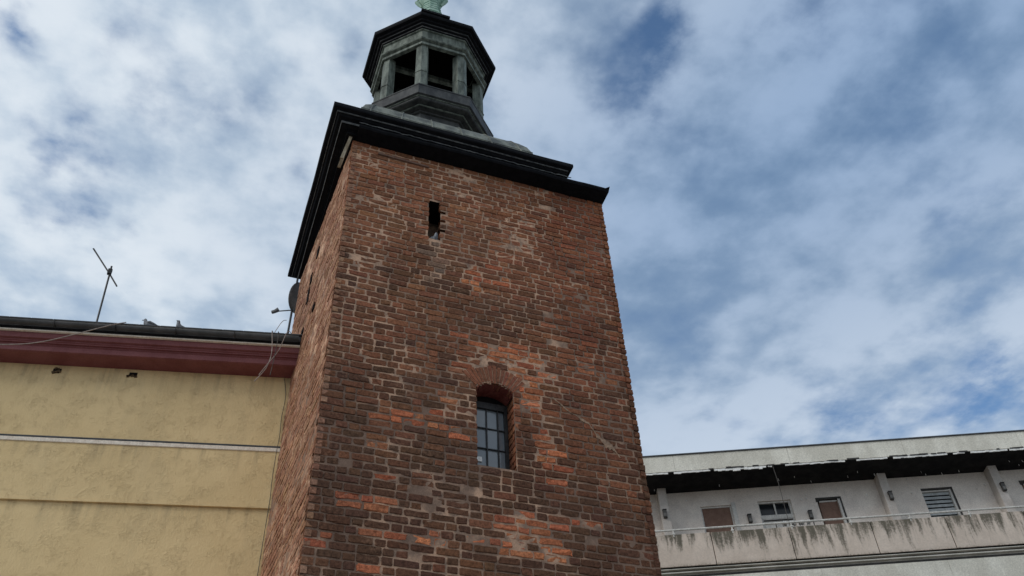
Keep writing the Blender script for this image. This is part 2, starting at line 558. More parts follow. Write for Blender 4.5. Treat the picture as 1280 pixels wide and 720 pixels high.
ORANGE = [(2.60, 7.02, 0.42, 0.30, 1.3), (2.44, 6.8, 0.3, 0.14, 0.9), (2.4, 7.16, 0.19, 0.09, 1.1), (1.41, 6.83, 0.21, 0.08, 1.0), (1.6, 6.53, 0.17, 0.1, 0.5), (1.08, 6.78, 0.28, 0.08, 0.4),
          (0.54, 7.15, 0.3, 0.12, 0.9), (1.09, 7.51, 0.18, 0.08, 0.5), (1.38, 8.4, 0.45, 0.12, 1.2), (1.06, 8.46, 0.21, 0.1, 0.9), (2.95, 8.35, 0.13, 0.45, 0.9), (2.83, 9.17, 0.17, 0.24, 0.85),
          (3.04, 8.0, 0.11, 0.3, 0.6), (1.86, 9.42, 0.29, 0.16, 0.6), (2.8, 9.72, 0.37, 0.26, 0.6), (2.33, 9.82, 0.48, 0.2, 0.35), (0.18, 6.58, 0.11, 0.23, 0.3), (0.95, 7.52, 0.2, 0.09, 0.4),
          (0.64, 6.45, 0.27, 0.09, 0.25), (3.47, 7.32, 0.13, 0.07, 0.3), (3.69, 6.87, 0.19, 0.09, 0.5), (2.12, 11.16, 0.38, 0.33, 0.3), (1.63, 8.84, 0.22, 0.25, 0.3),
          (3.38, 8.06, 0.2, 0.07, 0.4), (0.83, 7.94, 0.2, 0.09, 0.3)]


def vary(c, a):
    k = 1 + random.uniform(-a, a)
    return tuple(max(0.004, x * k * t * (1 + random.uniform(-0.05, 0.05))) for x, t in zip(c, (1.32, 0.96, 0.70)))


def brick_colour(u, v, face):
    """own colour of a brick, and how much lime is smeared on it (alpha)"""
    r = random.random()
    if face == 'jamb':
        return (*vary(random.choice([(0.21, 0.115, 0.085), (0.24, 0.13, 0.09), (0.18, 0.10, 0.075)]), 0.12), 0.8)
    if face == 'left':
        base = random.choice([(0.235, 0.168, 0.143), (0.215, 0.15, 0.127), (0.19, 0.125, 0.105), (0.27, 0.20, 0.17)])
        return (*vary(base, 0.12), 0.95)
    po = 0.0
    for cx, cz, rx, rz, s in ORANGE:
        q = ((u - cx) / rx) ** 2 + ((v - cz) / rz) ** 2
        if q < 2.2:
            po = max(po, min(0.92, s * 1.9 * math.exp(-q * 1.4)))
    if random.random() < po:
        c = random.choice([(0.40, 0.175, 0.105), (0.36, 0.155, 0.095), (0.30, 0.115, 0.08), (0.42, 0.205, 0.125)])
        k = random.uniform(0.45, 1.0)
        c = tuple(x * k + y * (1 - k) for x, y in zip(c, (0.17, 0.095, 0.07)))
        return (*vary(c, 0.15), 0.5)
    height = min(1.0, max(0.0, (v - 7.6) / 4.2))
    right = min(1.0, max(0.0, (u - 2.3) / 1.4))
    n = noise.noise((u * 0.6, v * 0.5, 3.1)) * 0.55 + noise.noise((u * 1.9, v * 1.7, 9.1)) * 0.35
    t = 0.12 + 0.44 * height + 0.62 * n + random.gauss(0, 0.17)
    if r < 0.05:
        t -= 0.35
    t = min(1.0, max(0.0, t))
    stops = [(0.080, 0.055, 0.047), (0.135, 0.080, 0.060), (0.195, 0.108, 0.077), (0.265, 0.148, 0.104)]
    k = min(2, int(t * 3)); f = t * 3 - k
    c = [stops[k][i] * (1 - f) + stops[k + 1][i] * f for i in range(3)]
    red = 0.5 * right * (0.4 + 0.6 * height) + 0.5 * max(0.0, noise.noise((u * 0.9, v * 0.8, 31.0)))
    c = (c[0] * (1 + 0.14 * red), c[1] * (1 - 0.12 * red), c[2] * (1 - 0.16 * red))
    sm = (0.45 + 0.4 * height) * (1 - 0.35 * right)
    # grey droppings below the slit
    if 1.28 < u < 1.55 and 10.9 < v < 11.83:
        c = tuple(x * 0.5 + 0.09 for x in c); sm = 0.3
    return (*vary(c, 0.08), sm)


def brick_shape(u0, u1, v0, v1, rough, worn=0.0):
    """one worn brick as (u, v, w) points, w outwards: gridded face with rounded arrises"""
    nx = 4 if u1 - u0 > 0.19 else 3
    ny = 3
    vs = []; fs = []
    proud = random.uniform(-0.004, 0.005) - worn * random.uniform(0.0, 0.013)
    tu, tv = random.uniform(-0.003, 0.003), random.uniform(-0.002, 0.002)
    chip = random.random() < 0.16 * rough + 0.5 * worn
    chipc = (random.choice((0, nx)), random.choice((0, ny)))
    for j in range(ny + 1):
        for i in range(nx + 1):
            fu, fv = i / nx, j / ny
            edge_u = i in (0, nx); edge_v = j in (0, ny)
            u = u0 + (u1 - u0) * (0.07 + 0.86 * (i - 1) / (nx - 2) if nx > 2 and 0 < i < nx else fu)
            v = v0 + (v1 - v0) * ((0.14, 0.86)[j - 1] if 0 < j < ny else fv)
            w = proud + tu * (fu - 0.5) * 2 + tv * (fv - 0.5) * 2 + random.uniform(-0.0018, 0.0018) * rough * (1 + 5.0 * worn)
            if edge_u:
                w -= 0.002; u += random.uniform(-0.004, 0.004) * (1 + 2.2 * worn)
            if edge_v:
                w -= 0.002; v += random.uniform(-0.004, 0.004) * (1 + 1.6 * worn)
            if edge_u and edge_v:
                w -= 0.001
                u += 0.002 if i == 0 else -0.002
                v += 0.002 if j == 0 else -0.002
            if chip and abs(i - chipc[0]) + abs(j - chipc[1]) <= 1:
                w -= 0.03
            vs.append((u, v, w))
    row = nx + 1
    fs = [(j * row + i, j * row + i + 1, (j + 1) * row + i + 1, (j + 1) * row + i) for j in range(ny) for i in range(nx)]
    ring = [i for i in range(row)] + [j * row + nx for j in range(1, ny + 1)] + [ny * row + i for i in range(nx - 1, -1, -1)] + [j * row for j in range(ny - 1, 0, -1)]
    k = len(vs)
    for r in ring:
        vs.append((vs[r][0], vs[r][1], -0.075))
    L = len(ring)
    fs += [(ring[(q + 1) % L], ring[q], k + q, k + (q + 1) % L) for q in range(L)]
    return vs, fs


def wave(u, v, seed):
    return 0.014 * noise.noise((u * 0.45, v * 0.35, seed)) + 0.005 * noise.noise((u * 2.3, v * 2.0, seed + 5))


def lay_bricks(face, org, ud, nd, length, v0, v1, forb=None, rough=1.0, loose_end=0.014, seed=1.0):
    """list of (corner points, faces, colour, area key, centre) for one face of brickwork in running header and stretcher bond"""
    out = []
    nc = int((v1 - v0) / COURSE)
    for c in range(nc):
        za = v0 + c * COURSE
        zm = za + COURSE / 2
        blocks = forb(zm) if forb else []
        u = -random.uniform(0.0, loose_end)
        kind = c % 2
        if random.random() < 0.2:
            kind = 1 - kind
        u_edge = u
        if random.random() < 0.5:
            first = 0.14 if kind else 0.21
        else:
            first = 0.28 if kind else 0.14
        segs = []
        pos = u
        k = 0
        while pos < length - 0.03:
            if k == 0:
                ln = first
            else:
                ln = 0.270 if (k + kind) % 2 else 0.124
                if random.random() < 0.14:
                    ln = 0.278 if ln < 0.2 else 0.132
            ln *= random.uniform(0.92, 1.08)
            end = pos + ln
            if length - end < 0.09:
                end = length + random.uniform(-0.004, loose_end)
            segs.append((pos, end))
            pos = end + random.uniform(0.018, 0.032)
            k += 1
        for a, b in segs:
            parts = [(a, b)]
            for f0, f1 in blocks:
                nxt = []
                for p, q in parts:
                    if q <= f0 or p >= f1:
                        nxt.append((p, q))
                    else:
                        if p < f0:
                            nxt.append((p, f0))
                        if q > f1:
                            nxt.append((f1, q))
                parts = nxt
            for p, q in parts:
                if q - p < 0.045:
                    continue
                if random.random() < 0.012 and not blocks and face == 'front':
                    continue                                   # a brick that has fallen out
                hj = random.uniform(0.021, 0.031)
                va, vb = za + hj / 2 + random.uniform(-0.004, 0.004), za + COURSE - hj / 2 + random.uniform(-0.004, 0.004)
                col = brick_colour((p + q) / 2, zm, face)
                worn = 0.0
                if face == 'front':
                    wn = noise.noise((p * 1.1, zm * 1.1, 22.0))
                    worn = min(1.0, max(0.0, wn * 2.2 - 0.25)) * random.uniform(0.4, 1.0)
                    if col[0] > 0.30:
                        worn = max(worn, random.uniform(0.3, 1.0))
                vs, fs = brick_shape(p, q, va, vb, rough, worn)
                pts = []
                for (x, y, w) in vs:
                    y2 = y + wave(x, y, seed)
                    pts.append(org + ud * x + nd * w + Vector((0, 0, y2)))
                ctr = org + ud * ((p + q) / 2) + Vector((0, 0, zm))
                out.append((pts, fs, col, ctr, q - p))
    return out


def mortar_sheet(mb, org, ud, nd, length, v0, v1, step, hole_fn=None, seed=1.0, depth=-0.010):
    nu, nv = int(length / step), int((v1 - v0) / step)
    idx = {}
    vs = []
    for j in range(nv + 1):
        for i in range(nu + 1):
            u, v = length * i / nu, v0 + (v1 - v0) * j / nv
            w = depth + 0.009 * noise.noise((u * 1.3, v * 1.3, seed)) + 0.007 * noise.noise((u * 9, v * 9, seed))
            w = min(w, 0.001)
            vs.append(org + ud * u + nd * w + Vector((0, 0, v)))
    fs = []
    for j in range(nv):
        for i in range(nu):
            if hole_fn and hole_fn(length * (i + 0.5) / nu, v0 + (v1 - v0) * (j + 0.5) / nv):
                continue
            a = j * (nu + 1) + i
            fs.append((a, a + 1, a + nu + 2, a + nu + 1))
    mb.add(vs, fs)


nF = Vector((0, -1, 0)); uF = Vector((1, 0, 0))
uL = (BL - FL).normalized(); lenL = (BL - FL).length
nL = Vector((-uL.y, uL.x, 0)).normalized()
nR = Vector((1, 0, 0)); uR = Vector((0, 1, 0))

wm = MB()
mortar_sheet(wm, FL, uF, nF, W, 5.0, TOP, 0.028, hole, 1.0)
mortar_sheet(wm, FL, uF, nF, W, 0.0, 5.0, 0.2, None, 1.0)
mortar_sheet(wm, FL, uL, nL, lenL, 5.0, TOP, 0.05, None, 4.0, -0.006)
mortar_sheet(wm, FL, uL, nL, lenL, 0.0, 5.0, 0.2, None, 4.0)
mortar_sheet(wm, FR, uR, nR, D, 0.0, TOP, 0.1, None, 6.0)
mortar_sheet(wm, BL, (BR - BL).normalized(), Vector((0, 1, 0)), (BR - BL).length, 0.0, TOP, 0.2, None, 8.0)
# inner faces of the thick walls
inner = [Vector((0.5, 0.5, 0)), Vector((W - 0.5, 0.5, 0)), Vector((W - 0.5, 3.1, 0)), Vector((0.4, 3.1, 0))]
k0 = wm.add([p + Vector((0, 0, z)) for z in (0.0, TOP - 0.05) for p in inner], [(0, 4, 5, 1), (1, 5, 6, 2), (2, 6, 7, 3), (3, 7, 4, 0), (4, 7, 6, 5)])
wall = wm.build('wall', 'mortar', tower, origin=(W / 2, 0, 0), smooth=True)

bricks = []
bricks += lay_bricks('front', FL, uF, nF, W, 0.0, TOP - 0.02, forbidden, 1.0, 0.014, 1.0)
bricks += lay_bricks('left', FL, uL, nL, lenL, 0.0, TOP - 0.02, None, 1.6, 0.012, 4.0)
bricks += lay_bricks('right', FR, uR, nR, D, 0.0, TOP - 0.02, None, 1.2, 0.02, 6.0)
# brick cheeks of the window recess and of the slit
bricks += lay_bricks('jamb', Vector((WX1, 0.01, 0)), Vector((0, 1, 0)), Vector((-1, 0, 0)), 0.40, WZ0, WZS + 0.03, None, 1.0, 0.004, 2.0)
bricks += lay_bricks('jamb', Vector((WX0, 0.01, 0)), Vector((0, 1, 0)), Vector((1, 0, 0)), 0.40, WZ0, WZS + 0.03, None, 1.0, 0.004, 2.0)
bricks += lay_bricks('jamb', Vector((SX1 + 0.10, 0.03, 0)), Vector((0, 1, 0)), Vector((-1, 0, 0)), 0.40, SZ0, SZ1, None, 1.0, 0.004, 2.0)

view = []
for i, (pts, fs, col, ctr, ln) in enumerate(bricks):
    q = project(ctr)
    if q and 0 < q[0] < 1280 and 0 < q[1] < 718:
        pr = [project(p) for p in pts]
        xs = [p[0] for p in pr]; ys = [p[1] for p in pr]
        a = (max(xs) - min(xs)) * (max(ys) - min(ys))
        front = abs(ctr.y) < 0.02
        view.append((a if front else a * 0.15, i))
view.sort(reverse=True)
single = set(i for _, i in view[:300])
rest = MB()
for i, (pts, fs, col, ctr, ln) in enumerate(bricks):
    if i in single:
        b = MB(); b.add(pts, fs, col)
        b.build('brick', 'brick', wall, origin=ctr)
    else:
        rest.add(pts, fs, col)
rest.build('brickwork', 'brick', wall, origin=(W / 2, 0, 0), kind='stuff')

# ---- the arched window
win = MB()
GY = 0.30                                              # glass lies this far behind the face
arch_pts = []
for k in range(13):
    a = AS + (math.pi - 2 * AS) * k / 12
    arch_pts.append((WCX + WR * math.cos(a), WCZ + WR * math.sin(a)))
# head lining under the arch
lin = MB()
vs = []
for x, z in arch_pts:
    vs += [(x, 0.035, z), (x, 0.42, z)]
for x, z in arch_pts:
    x2, z2 = WCX + (x - WCX) * 1.06, WCZ + (z - WCZ) * 1.06
    vs += [(x2, 0.035, z2), (x2, 0.42, z2)]
n2 = 26
fs = [(2 * k, 2 * k + 1, 2 * k + 3, 2 * k + 2) for k in range(12)] + [(n2 + 2 * k, n2 + 2 * k + 2, n2 + 2 * k + 3, n2 + 2 * k + 1) for k in range(12)]
fs += [(2 * k, 2 * k + 2, n2 + 2 * k + 2, n2 + 2 * k) for k in range(12)]
lin.add(vs, fs)
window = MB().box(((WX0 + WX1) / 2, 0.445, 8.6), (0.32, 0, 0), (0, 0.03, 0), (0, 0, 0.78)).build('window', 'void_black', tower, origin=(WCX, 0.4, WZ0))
lin.build('head_lining', 'red_lining', window, smooth=True)
fr = MB()
for x in (WX0 + 0.03, WX1 - 0.03):
    fr.box((x, GY, 8.53), (0.024, 0, 0), (0, 0.025, 0), (0, 0, 0.60))
fr.box((WCX, GY, WZ0 + 0.03), (0.22, 0, 0), (0, 0.025, 0), (0, 0, 0.025))
fr.box((WCX, GY - 0.003, 9.07), (0.22, 0, 0), (0, 0.03, 0), (0, 0, 0.05))
fr.build('frame', 'iron', window)
pane = MB()
xs = [WX0 + 0.055, 2.265, 2.425, WX1 - 0.055]
zs = [WZ0 + 0.055, 8.39, 8.71, 9.03]
for i in range(3):
    for j in range(3):
        p = MB(); tilt = random.uniform(-0.006, 0.006)
        p.box(((xs[i] + xs[i + 1]) / 2, GY + 0.012, (zs[j] + zs[j + 1]) / 2), ((xs[i + 1] - xs[i]) / 2, tilt * 0.5, 0), (0, 0.003, 0), (0, tilt, (zs[j + 1] - zs[j]) / 2))
        p.build('pane', 'window_glass', window)
hp = MB(); hp.add([(WCX + 0.38 * math.cos(AS + (math.pi - 2 * AS) * k / 12), GY + 0.012, WCZ + 0.38 * math.sin(AS + (math.pi - 2 * AS) * k / 12)) for k in range(13)], [tuple(range(13))])
hp.build('head_panel', 'void_black', window)
for x in xs[1:3]:
    MB().box((x, GY - 0.004, 8.50), (0.007, 0, 0), (0, 0.014, 0), (0, 0, 0.55)).build('glazing_bar', 'iron', window)
for z in zs[1:3]:
    MB().box((WCX, GY - 0.006, z), (0.235, 0, 0), (0, 0.010, 0), (0, 0, 0.006)).build('glazing_bar', 'iron', window)
MB().box((2.135, GY - 0.002, 8.215), (0.055, 0, 0), (0, 0.006, 0), (0, 0, 0.035)).build('paper', 'flake_white', window)
sill = MB().box((WCX, 0.21, WZ0 - 0.012), (0.27, 0, 0), (0, 0.19, 0.0), (0, 0, 0.022)).build('sill', 'mortar', window)

# voussoirs round the head
arch = MB()
vsx = []
for k in range(25):
    a = A0 + (A1 - A0) * k / 24
    for r in (WR + 0.012, WRO - 0.01):
        vsx.append((WCX + r * math.cos(a), 0.006, WCZ + r * math.sin(a)))
    for r in (WR + 0.012, WRO - 0.01):
        vsx.append((WCX + r * math.cos(a), 0.10, WCZ + r * math.sin(a)))
fs = []
for k in range(24):
    a, b = 4 * k, 4 * k + 4
    fs += [(a, a + 1, b + 1, b), (a, b, b + 2, a + 2), (a + 1, a + 3, b + 3, b + 1)]
arch.add(vsx, fs)
arch_o = arch.build('arch', 'mortar', tower)
NV = 15
for k in range(NV):
    a = A0 + (A1 - A0) * (k + 0.5) / NV
    half = (A1 - A0) / NV / 2
    split = random.random() < 0.8
    spans = [(WR, WRO)] if not split else [(WR, 0.40), (0.415, WRO)]
    for ra, rb in spans:
        ra += random.uniform(-0.004, 0.006); rb += random.uniform(-0.03, 0.012)
        b = MB(); vs = []
        for w in (0, 1):
            for r in (ra, (ra + rb) / 2, rb):
                for s in (-1, 1):
                    gap = 0.006
                    ang = a + s * (half - gap / r)
                    yy = 0.14 if w else random.uniform(-0.006, 0.002)
                    vs.append((WCX + r * math.cos(ang) + random.uniform(-0.003, 0.003), yy, WCZ + r * math.sin(ang) + random.uniform(-0.003, 0.003)))
        fs = [(0, 1, 3, 2), (2, 3, 5, 4), (6, 8, 9, 7), (8, 10, 11, 9), (0, 2, 8, 6), (2, 4, 10, 8), (1, 7, 9, 3), (3, 9, 11, 5), (0, 6, 7, 1), (4, 5, 11, 10)]
        c = random.choice([(0.17, 0.088, 0.07), (0.15, 0.080, 0.066), (0.19, 0.10, 0.078)])
        b.add(vs, fs, (*vary(c, 0.12), 0.8))
        b.build('brick', 'brick', arch_o)

# ---- crack filled with mortar running down to the right
seam = MB()
cp = [(3.13, 9.20), (3.28, 9.08), (3.43, 8.98), (3.64, 8.86), (3.81, 8.64), (3.96, 8.54), (4.06, 8.40)]
for i in range(61):
    t = i / 60 * (len(cp) - 1); k = min(int(t), len(cp) - 2); f = t - k
    x = cp[k][0] * (1 - f) + cp[k + 1][0] * f; z = cp[k][1] * (1 - f) + cp[k + 1][1] * f
    h = 0.004 + 0.05 * max(0.0, noise.noise((x * 6, 2, 3)) + 0.12) + random.uniform(0, 0.008) + (0.035 if 3.75 < x < 3.95 else 0.0) * random.random()
    x += 0.02 * noise.noise((x * 9, 5, 5)); z += 0.03 * noise.noise((x * 7, 9, 5)) + random.uniform(-0.006, 0.006)
    seam.v += [(x - h * 0.5, 0.02, z - h), (x - h * 0.3, -0.008, z - h * 0.7), (x + h * 0.3, -0.008, z + h * 0.7), (x + h * 0.5, 0.02, z + h)]
    if i:
        a = len(seam.v) - 8
        seam.f += [(a + j, a + j + 1, a + j + 5, a + j + 4) for j in range(3)]
seam.build('mortar_seam', 'mortar_pale', tower)

# ---- the slit
slit = MB()
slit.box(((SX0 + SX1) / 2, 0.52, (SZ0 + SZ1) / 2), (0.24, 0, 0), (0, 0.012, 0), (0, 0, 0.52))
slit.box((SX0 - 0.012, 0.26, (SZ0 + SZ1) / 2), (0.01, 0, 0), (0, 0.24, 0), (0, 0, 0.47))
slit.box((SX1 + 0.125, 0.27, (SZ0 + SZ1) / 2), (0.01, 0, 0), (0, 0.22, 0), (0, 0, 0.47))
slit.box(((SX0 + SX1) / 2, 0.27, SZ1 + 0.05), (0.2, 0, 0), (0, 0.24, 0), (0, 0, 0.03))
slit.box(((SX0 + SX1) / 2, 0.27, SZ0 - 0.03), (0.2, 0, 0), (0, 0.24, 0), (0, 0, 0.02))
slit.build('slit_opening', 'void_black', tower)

# ---- holes left by missing bricks on the left side
for y, z, hh in ((2.25, 12.2, 0.16), (2.2, 12.55, 0.1), (1.55, 11.35, 0.06), (2.3, 11.45, 0.05), (1.9, 12.9, 0.1)):
    c = FL + uL * y + nL * 0.004 + Vector((0, 0, z))
    MB().box(c, uL * 0.06, nL * 0.012, (0, 0, hh)).build('putlog_hole', 'void_black', tower)

# ---- cornice, soffit, loose timber
RCX, RCY, RH = 1.65, 1.68, 1.65                        # the roof stands square on the left part of the tower


def square_ring(prof, name, mat, parent, smooth=False, cap=False, wob=0.006, seg=18):
    m = MB()
    corners = [(-1, -1), (1, -1), (1, 1), (-1, 1)]
    path = []
    for k in range(4):
        (ax, ay), (bx, by) = corners[k], corners[(k + 1) % 4]
        path += [(ax + (bx - ax) * i / seg, ay + (by - ay) * i / seg) for i in range(seg)]
    n = len(path)
    for o, z in prof:
        h = RH + o
        for x, y in path:
            q = Vector((RCX + h * x, RCY + h * y, 0))
            e = noise.noise((q.x * 1.3, q.y * 1.3, 7.0)) * wob; e2 = noise.noise((q.x * 0.9, q.y * 0.9, 17.0)) * wob * 1.5
            m.v.append((RCX + (h + e) * x, RCY + (h + e) * y, z + e2))
    L = len(prof)
    m.f = [(i * n + k, i * n + (k + 1) % n, (i + 1) * n + (k + 1) % n, (i + 1) * n + k) for i in range(L - 1) for k in range(n)]
    if cap:
        m.f.append(tuple((L - 1) * n + k for k in range(n)))
    return m.build(name, mat, parent, origin=(RCX, RCY, prof[0][1]), smooth=smooth)


cornice = square_ring([(-0.1, 13.70), (0.13, 13.70), (0.13, 13.745), (0.15, 13.75), (0.15, 13.775), (0.23, 13.79), (0.24, 13.83), (0.255, 13.835), (0.255, 13.855), (0.31, 13.87), (0.345, 13.91), (0.355, 13.915), (0.355, 13.93),
                       (0.42, 13.95), (0.43, 13.97), (0.43, 14.04), (0.41, 14.06), (0.0, 14.12)], 'cornice', 'black_paint', tower)
square_ring([(0.243, 13.795), (0.252, 13.79), (0.256, 13.83), (0.245, 13.832)], 'moulding', 'worn_metal', cornice)
square_ring([(0.348, 13.905), (0.358, 13.902), (0.36, 13.93), (0.35, 13.93)], 'moulding', 'worn_metal', cornice)
sof = MB()
nxs = 40
for i in range(nxs + 1):
    x = 0.03 + (4.43 - 0.03) * i / nxs
    sag = 0.012 * noise.noise((x * 1.7, 0.2, 1.0)) - 0.006
    out = -0.285 + 0.012 * noise.noise((x * 3.1, 4.2, 1.0))
    tip = 0.05 if i == nxs else 0.0
    for y, z in ((3.58, 13.84), (out - 0.004, 13.775 + sag), (out - tip, 13.74 + sag + tip), (out + 0.02, 13.712 + sag), (-0.03, 13.69 + sag * 1.5), (3.55, 13.70)):
        sof.v.append((x, y, z))
for i in range(nxs):
    for k in range(6):
        a, b = i * 6 + k, i * 6 + (k + 1) % 6
        sof.f.append((a, b, b + 6, a + 6))
sof.f += [tuple(range(6))[::-1], tuple(nxs * 6 + k for k in range(6))]
soffit = sof.build('soffit_board', 'black_paint', tower)
# torn edge of sheet metal along the front of the soffit
fl = MB()
px = None
for i in range(90):
    x = 0.02 + 3.7 * i / 89
    y = -0.292 + 0.01 * noise.noise((x * 6, 1, 2)); z = 13.79 + 0.012 * noise.noise((x * 9, 3, 2)) + 0.006 * random.uniform(-1, 1)
    h = 0.010 + 0.010 * max(0, noise.noise((x * 4, 8, 2))) + random.uniform(0, 0.006)
    fl.v += [(x, y - 0.004, z), (x, y - 0.010, z + h), (x, y + 0.01, z + h)]
    if i:
        a = len(fl.v) - 6
        fl.f += [(a, a + 3, a + 4, a + 1), (a + 1, a + 4, a + 5, a + 2), (a, a + 2, a + 5, a + 3)]
fl.build('torn_flashing', 'worn_metal', tower)
for a, b, w, mt, lb in (((-0.02, -0.055, 13.90), (-0.15, 0.00, 13.16), 0.05, 'old_timber', 'pale split board hanging at the corner'), ((-0.06, 0.22, 13.78), (-0.14, 0.30, 13.30), 0.05, 'old_timber', None), ((-0.05, 0.10, 13.76), (-0.10, 0.14, 13.42), 0.06, 'dark_timber', None)):
    MB().beam(a, b, w, 0.03, (0, 1, 0)).build('timber_board', mt, tower, label=lb)
# eroded ledge under the soffit
MB().beam((0.42, -0.012, 13.50), (1.27, -0.012, 13.475), 0.03, 0.035).build('timber_lintel', 'door_brown', tower)

# ---- roof and lantern
prof = [(0.07, 14.05), (0.03, 14.35), (-0.02, 14.55), (-0.09, 14.8), (-0.15, 14.99), (-0.26, 15.19), (-0.40, 15.34), (-0.65, 15.43)]
roof = square_ring(prof, 'roof', 'copper_sheet', tower, smooth=False, cap=True)
for side in range(4):
    for t in (-0.82, -0.5, -0.18, 0.14, 0.46, 0.78):
        pts = []
        for o, z in prof:
            h = RH + o + 0.004
            lat = t * (RH + 0.3) * (h / (RH + 0.3)) ** 0.6
            if abs(lat) > h:
                lat = math.copysign(h, lat)
            p = [(lat, -h), (h, lat), (-lat, h), (-h, -lat)][side]
            pts.append((RCX + p[0], RCY + p[1], z))
        MB().tube(pts, 0.014, 5).build('seam', 'copper_sheet', roof)
for o, z in ((-0.085, 14.78), (-0.005, 14.5)):
    square_ring([(o, z - 0.012), (o + 0.012, z - 0.01), (o + 0.008, z + 0.012), (o - 0.012, z + 0.012)], 'sheet_lap', 'copper_sheet', roof)

OA = math.radians(-112.5)


def octo(prof, name, mat, parent, cap=True):
    return MB().lathe(RCX, RCY, prof, 8, OA, cap).build(name, mat, parent, origin=(RCX, RCY, min(z for r, z in prof)))


def octo_pt(r, k, z):
    a = OA + k * math.pi / 4
    return Vector((RCX + r * math.cos(a), RCY + r * math.sin(a), z))


drum = octo([(0.985, 14.7), (0.985, 16.0), (1.03, 16.005), (1.03, 16.05), (1.12, 16.06)], 'lantern', 'lantern_dark', tower)
octo([(0.5, 16.05), (1.12, 16.05), (1.13, 16.09), (1.25, 16.10), (1.27, 16.115), (1.27, 16.17), (1.335, 16.19), (1.335, 16.44), (1.345, 16.445), (1.345, 16.475), (1.30, 16.50), (0.5, 16.55)], 'parapet', 'lantern_dark', drum)
octo([(1.272, 16.155), (1.292, 16.16), (1.292, 16.185), (1.272, 16.19)], 'moulding', 'lantern_paint', drum, False)
octo([(1.125, 16.055), (1.142, 16.058), (1.142, 16.083), (1.128, 16.088)], 'moulding', 'lantern_paint', drum, False)
for k in range(8):
    # panel let into each side of the drum
    a, b = octo_pt(0.988, k, 15.0), octo_pt(0.988, k + 1, 15.0)
    m = (a + b) / 2; d = (b - a) / 2 * 0.82
    nrm = Vector((m.x - RCX, m.y - RCY, 0)).normalized()
    MB().box(m + Vector((0, 0, 0.45)), d, nrm * 0.012, (0, 0, 0.40)).build('panel', 'lantern_dark', drum)
for k in range(8):
    # corner post: two-sided, following the octagon
    c = octo_pt(1.155, k, 0)
    t1 = (octo_pt(1.155, k + 1, 0) - c).normalized() * 0.125
    t0 = (octo_pt(1.155, k - 1, 0) - c).normalized() * 0.125
    inn = (Vector((RCX, RCY, 0)) - c).normalized() * 0.16
    ring = [c + t0, c, c + t1, c + t1 + inn, c + t0 + inn]
    p = MB()
    p.add([q + Vector((0, 0, z)) for z in (16.46, 18.16) for q in ring], [(i, (i + 1) % 5, (i + 1) % 5 + 5, i + 5) for i in range(5)] + [(4, 3, 2, 1, 0), (5, 6, 7, 8, 9)])
    p.build('post', 'lantern_paint', drum)
    band = MB()
    ring2 = [c + t0 * 1.06 - inn * 0.06, c - inn * 0.09, c + t1 * 1.06 - inn * 0.06, c + t1 + inn, c + t0 + inn]
    band.add([q + Vector((0, 0, z)) for z in (17.18, 17.2) for q in ring2], [(i, (i + 1) % 5, (i + 1) % 5 + 5, i + 5) for i in range(5)] + [(4, 3, 2, 1, 0), (5, 6, 7, 8, 9)])
    band.build('sheet_lap', 'lantern_paint', drum)
octo([(1.115, 18.10), (1.20, 18.10), (1.20, 18.17), (1.17, 18.19), (1.17, 18.22), (1.235, 18.24), (1.25, 18.265), (1.235, 18.30), (1.18, 18.31), (1.18, 18.60), (1.215, 18.61), (1.215, 18.64), (0.98, 18.65)], 'entablature', 'lantern_paint', drum, False)
octo([(1.0, 18.64), (1.235, 18.64), (1.24, 18.68), (1.29, 18.69), (1.30, 18.73), (1.36, 18.74), (1.37, 18.79), (1.44, 18.80), (1.455, 18.83), (1.455, 18.90), (1.43, 18.92)], 'eaves', 'black_paint', drum, False)
octo([(1.237, 18.655), (1.247, 18.655), (1.25, 18.685), (1.24, 18.687)], 'moulding', 'worn_metal', drum, False)
octo([(1.295, 18.70), (1.303, 18.70), (1.307, 18.732), (1.297, 18.735)], 'moulding', 'lantern_dark', drum, False)
octo([(1.44, 18.91), (1.12, 18.97), (0.95, 19.15), (0.70, 19.45), (0.50, 19.85), (0.38, 20.3), (0.31, 20.75), (0.28, 21.05), (0.01, 21.06)], 'dome', 'verdigris', drum, False)
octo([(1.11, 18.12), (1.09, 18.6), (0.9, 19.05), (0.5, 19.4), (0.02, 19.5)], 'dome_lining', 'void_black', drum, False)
for t, z in ((-0.15, 18.42), (0.75, 18.95)):
    MB().beam((RCX - 0.95, RCY + t, z), (RCX + 0.95, RCY + t, z), 0.09, 0.11).build('bell_beam', 'lantern_paint', drum)
# a sheet of the eaves has lifted on the front side
a, b = octo_pt(1.45, 0, 18.92), octo_pt(1.45, 1, 18.92)
e = a + (b - a) * 0.55
MB().box((a + e) / 2 + Vector((0, 0.02, 0.025)), (e - a) / 2, (0, 0.05, 0.0), (0, 0, 0.035)).build('lifted_sheet', 'black_paint', drum)

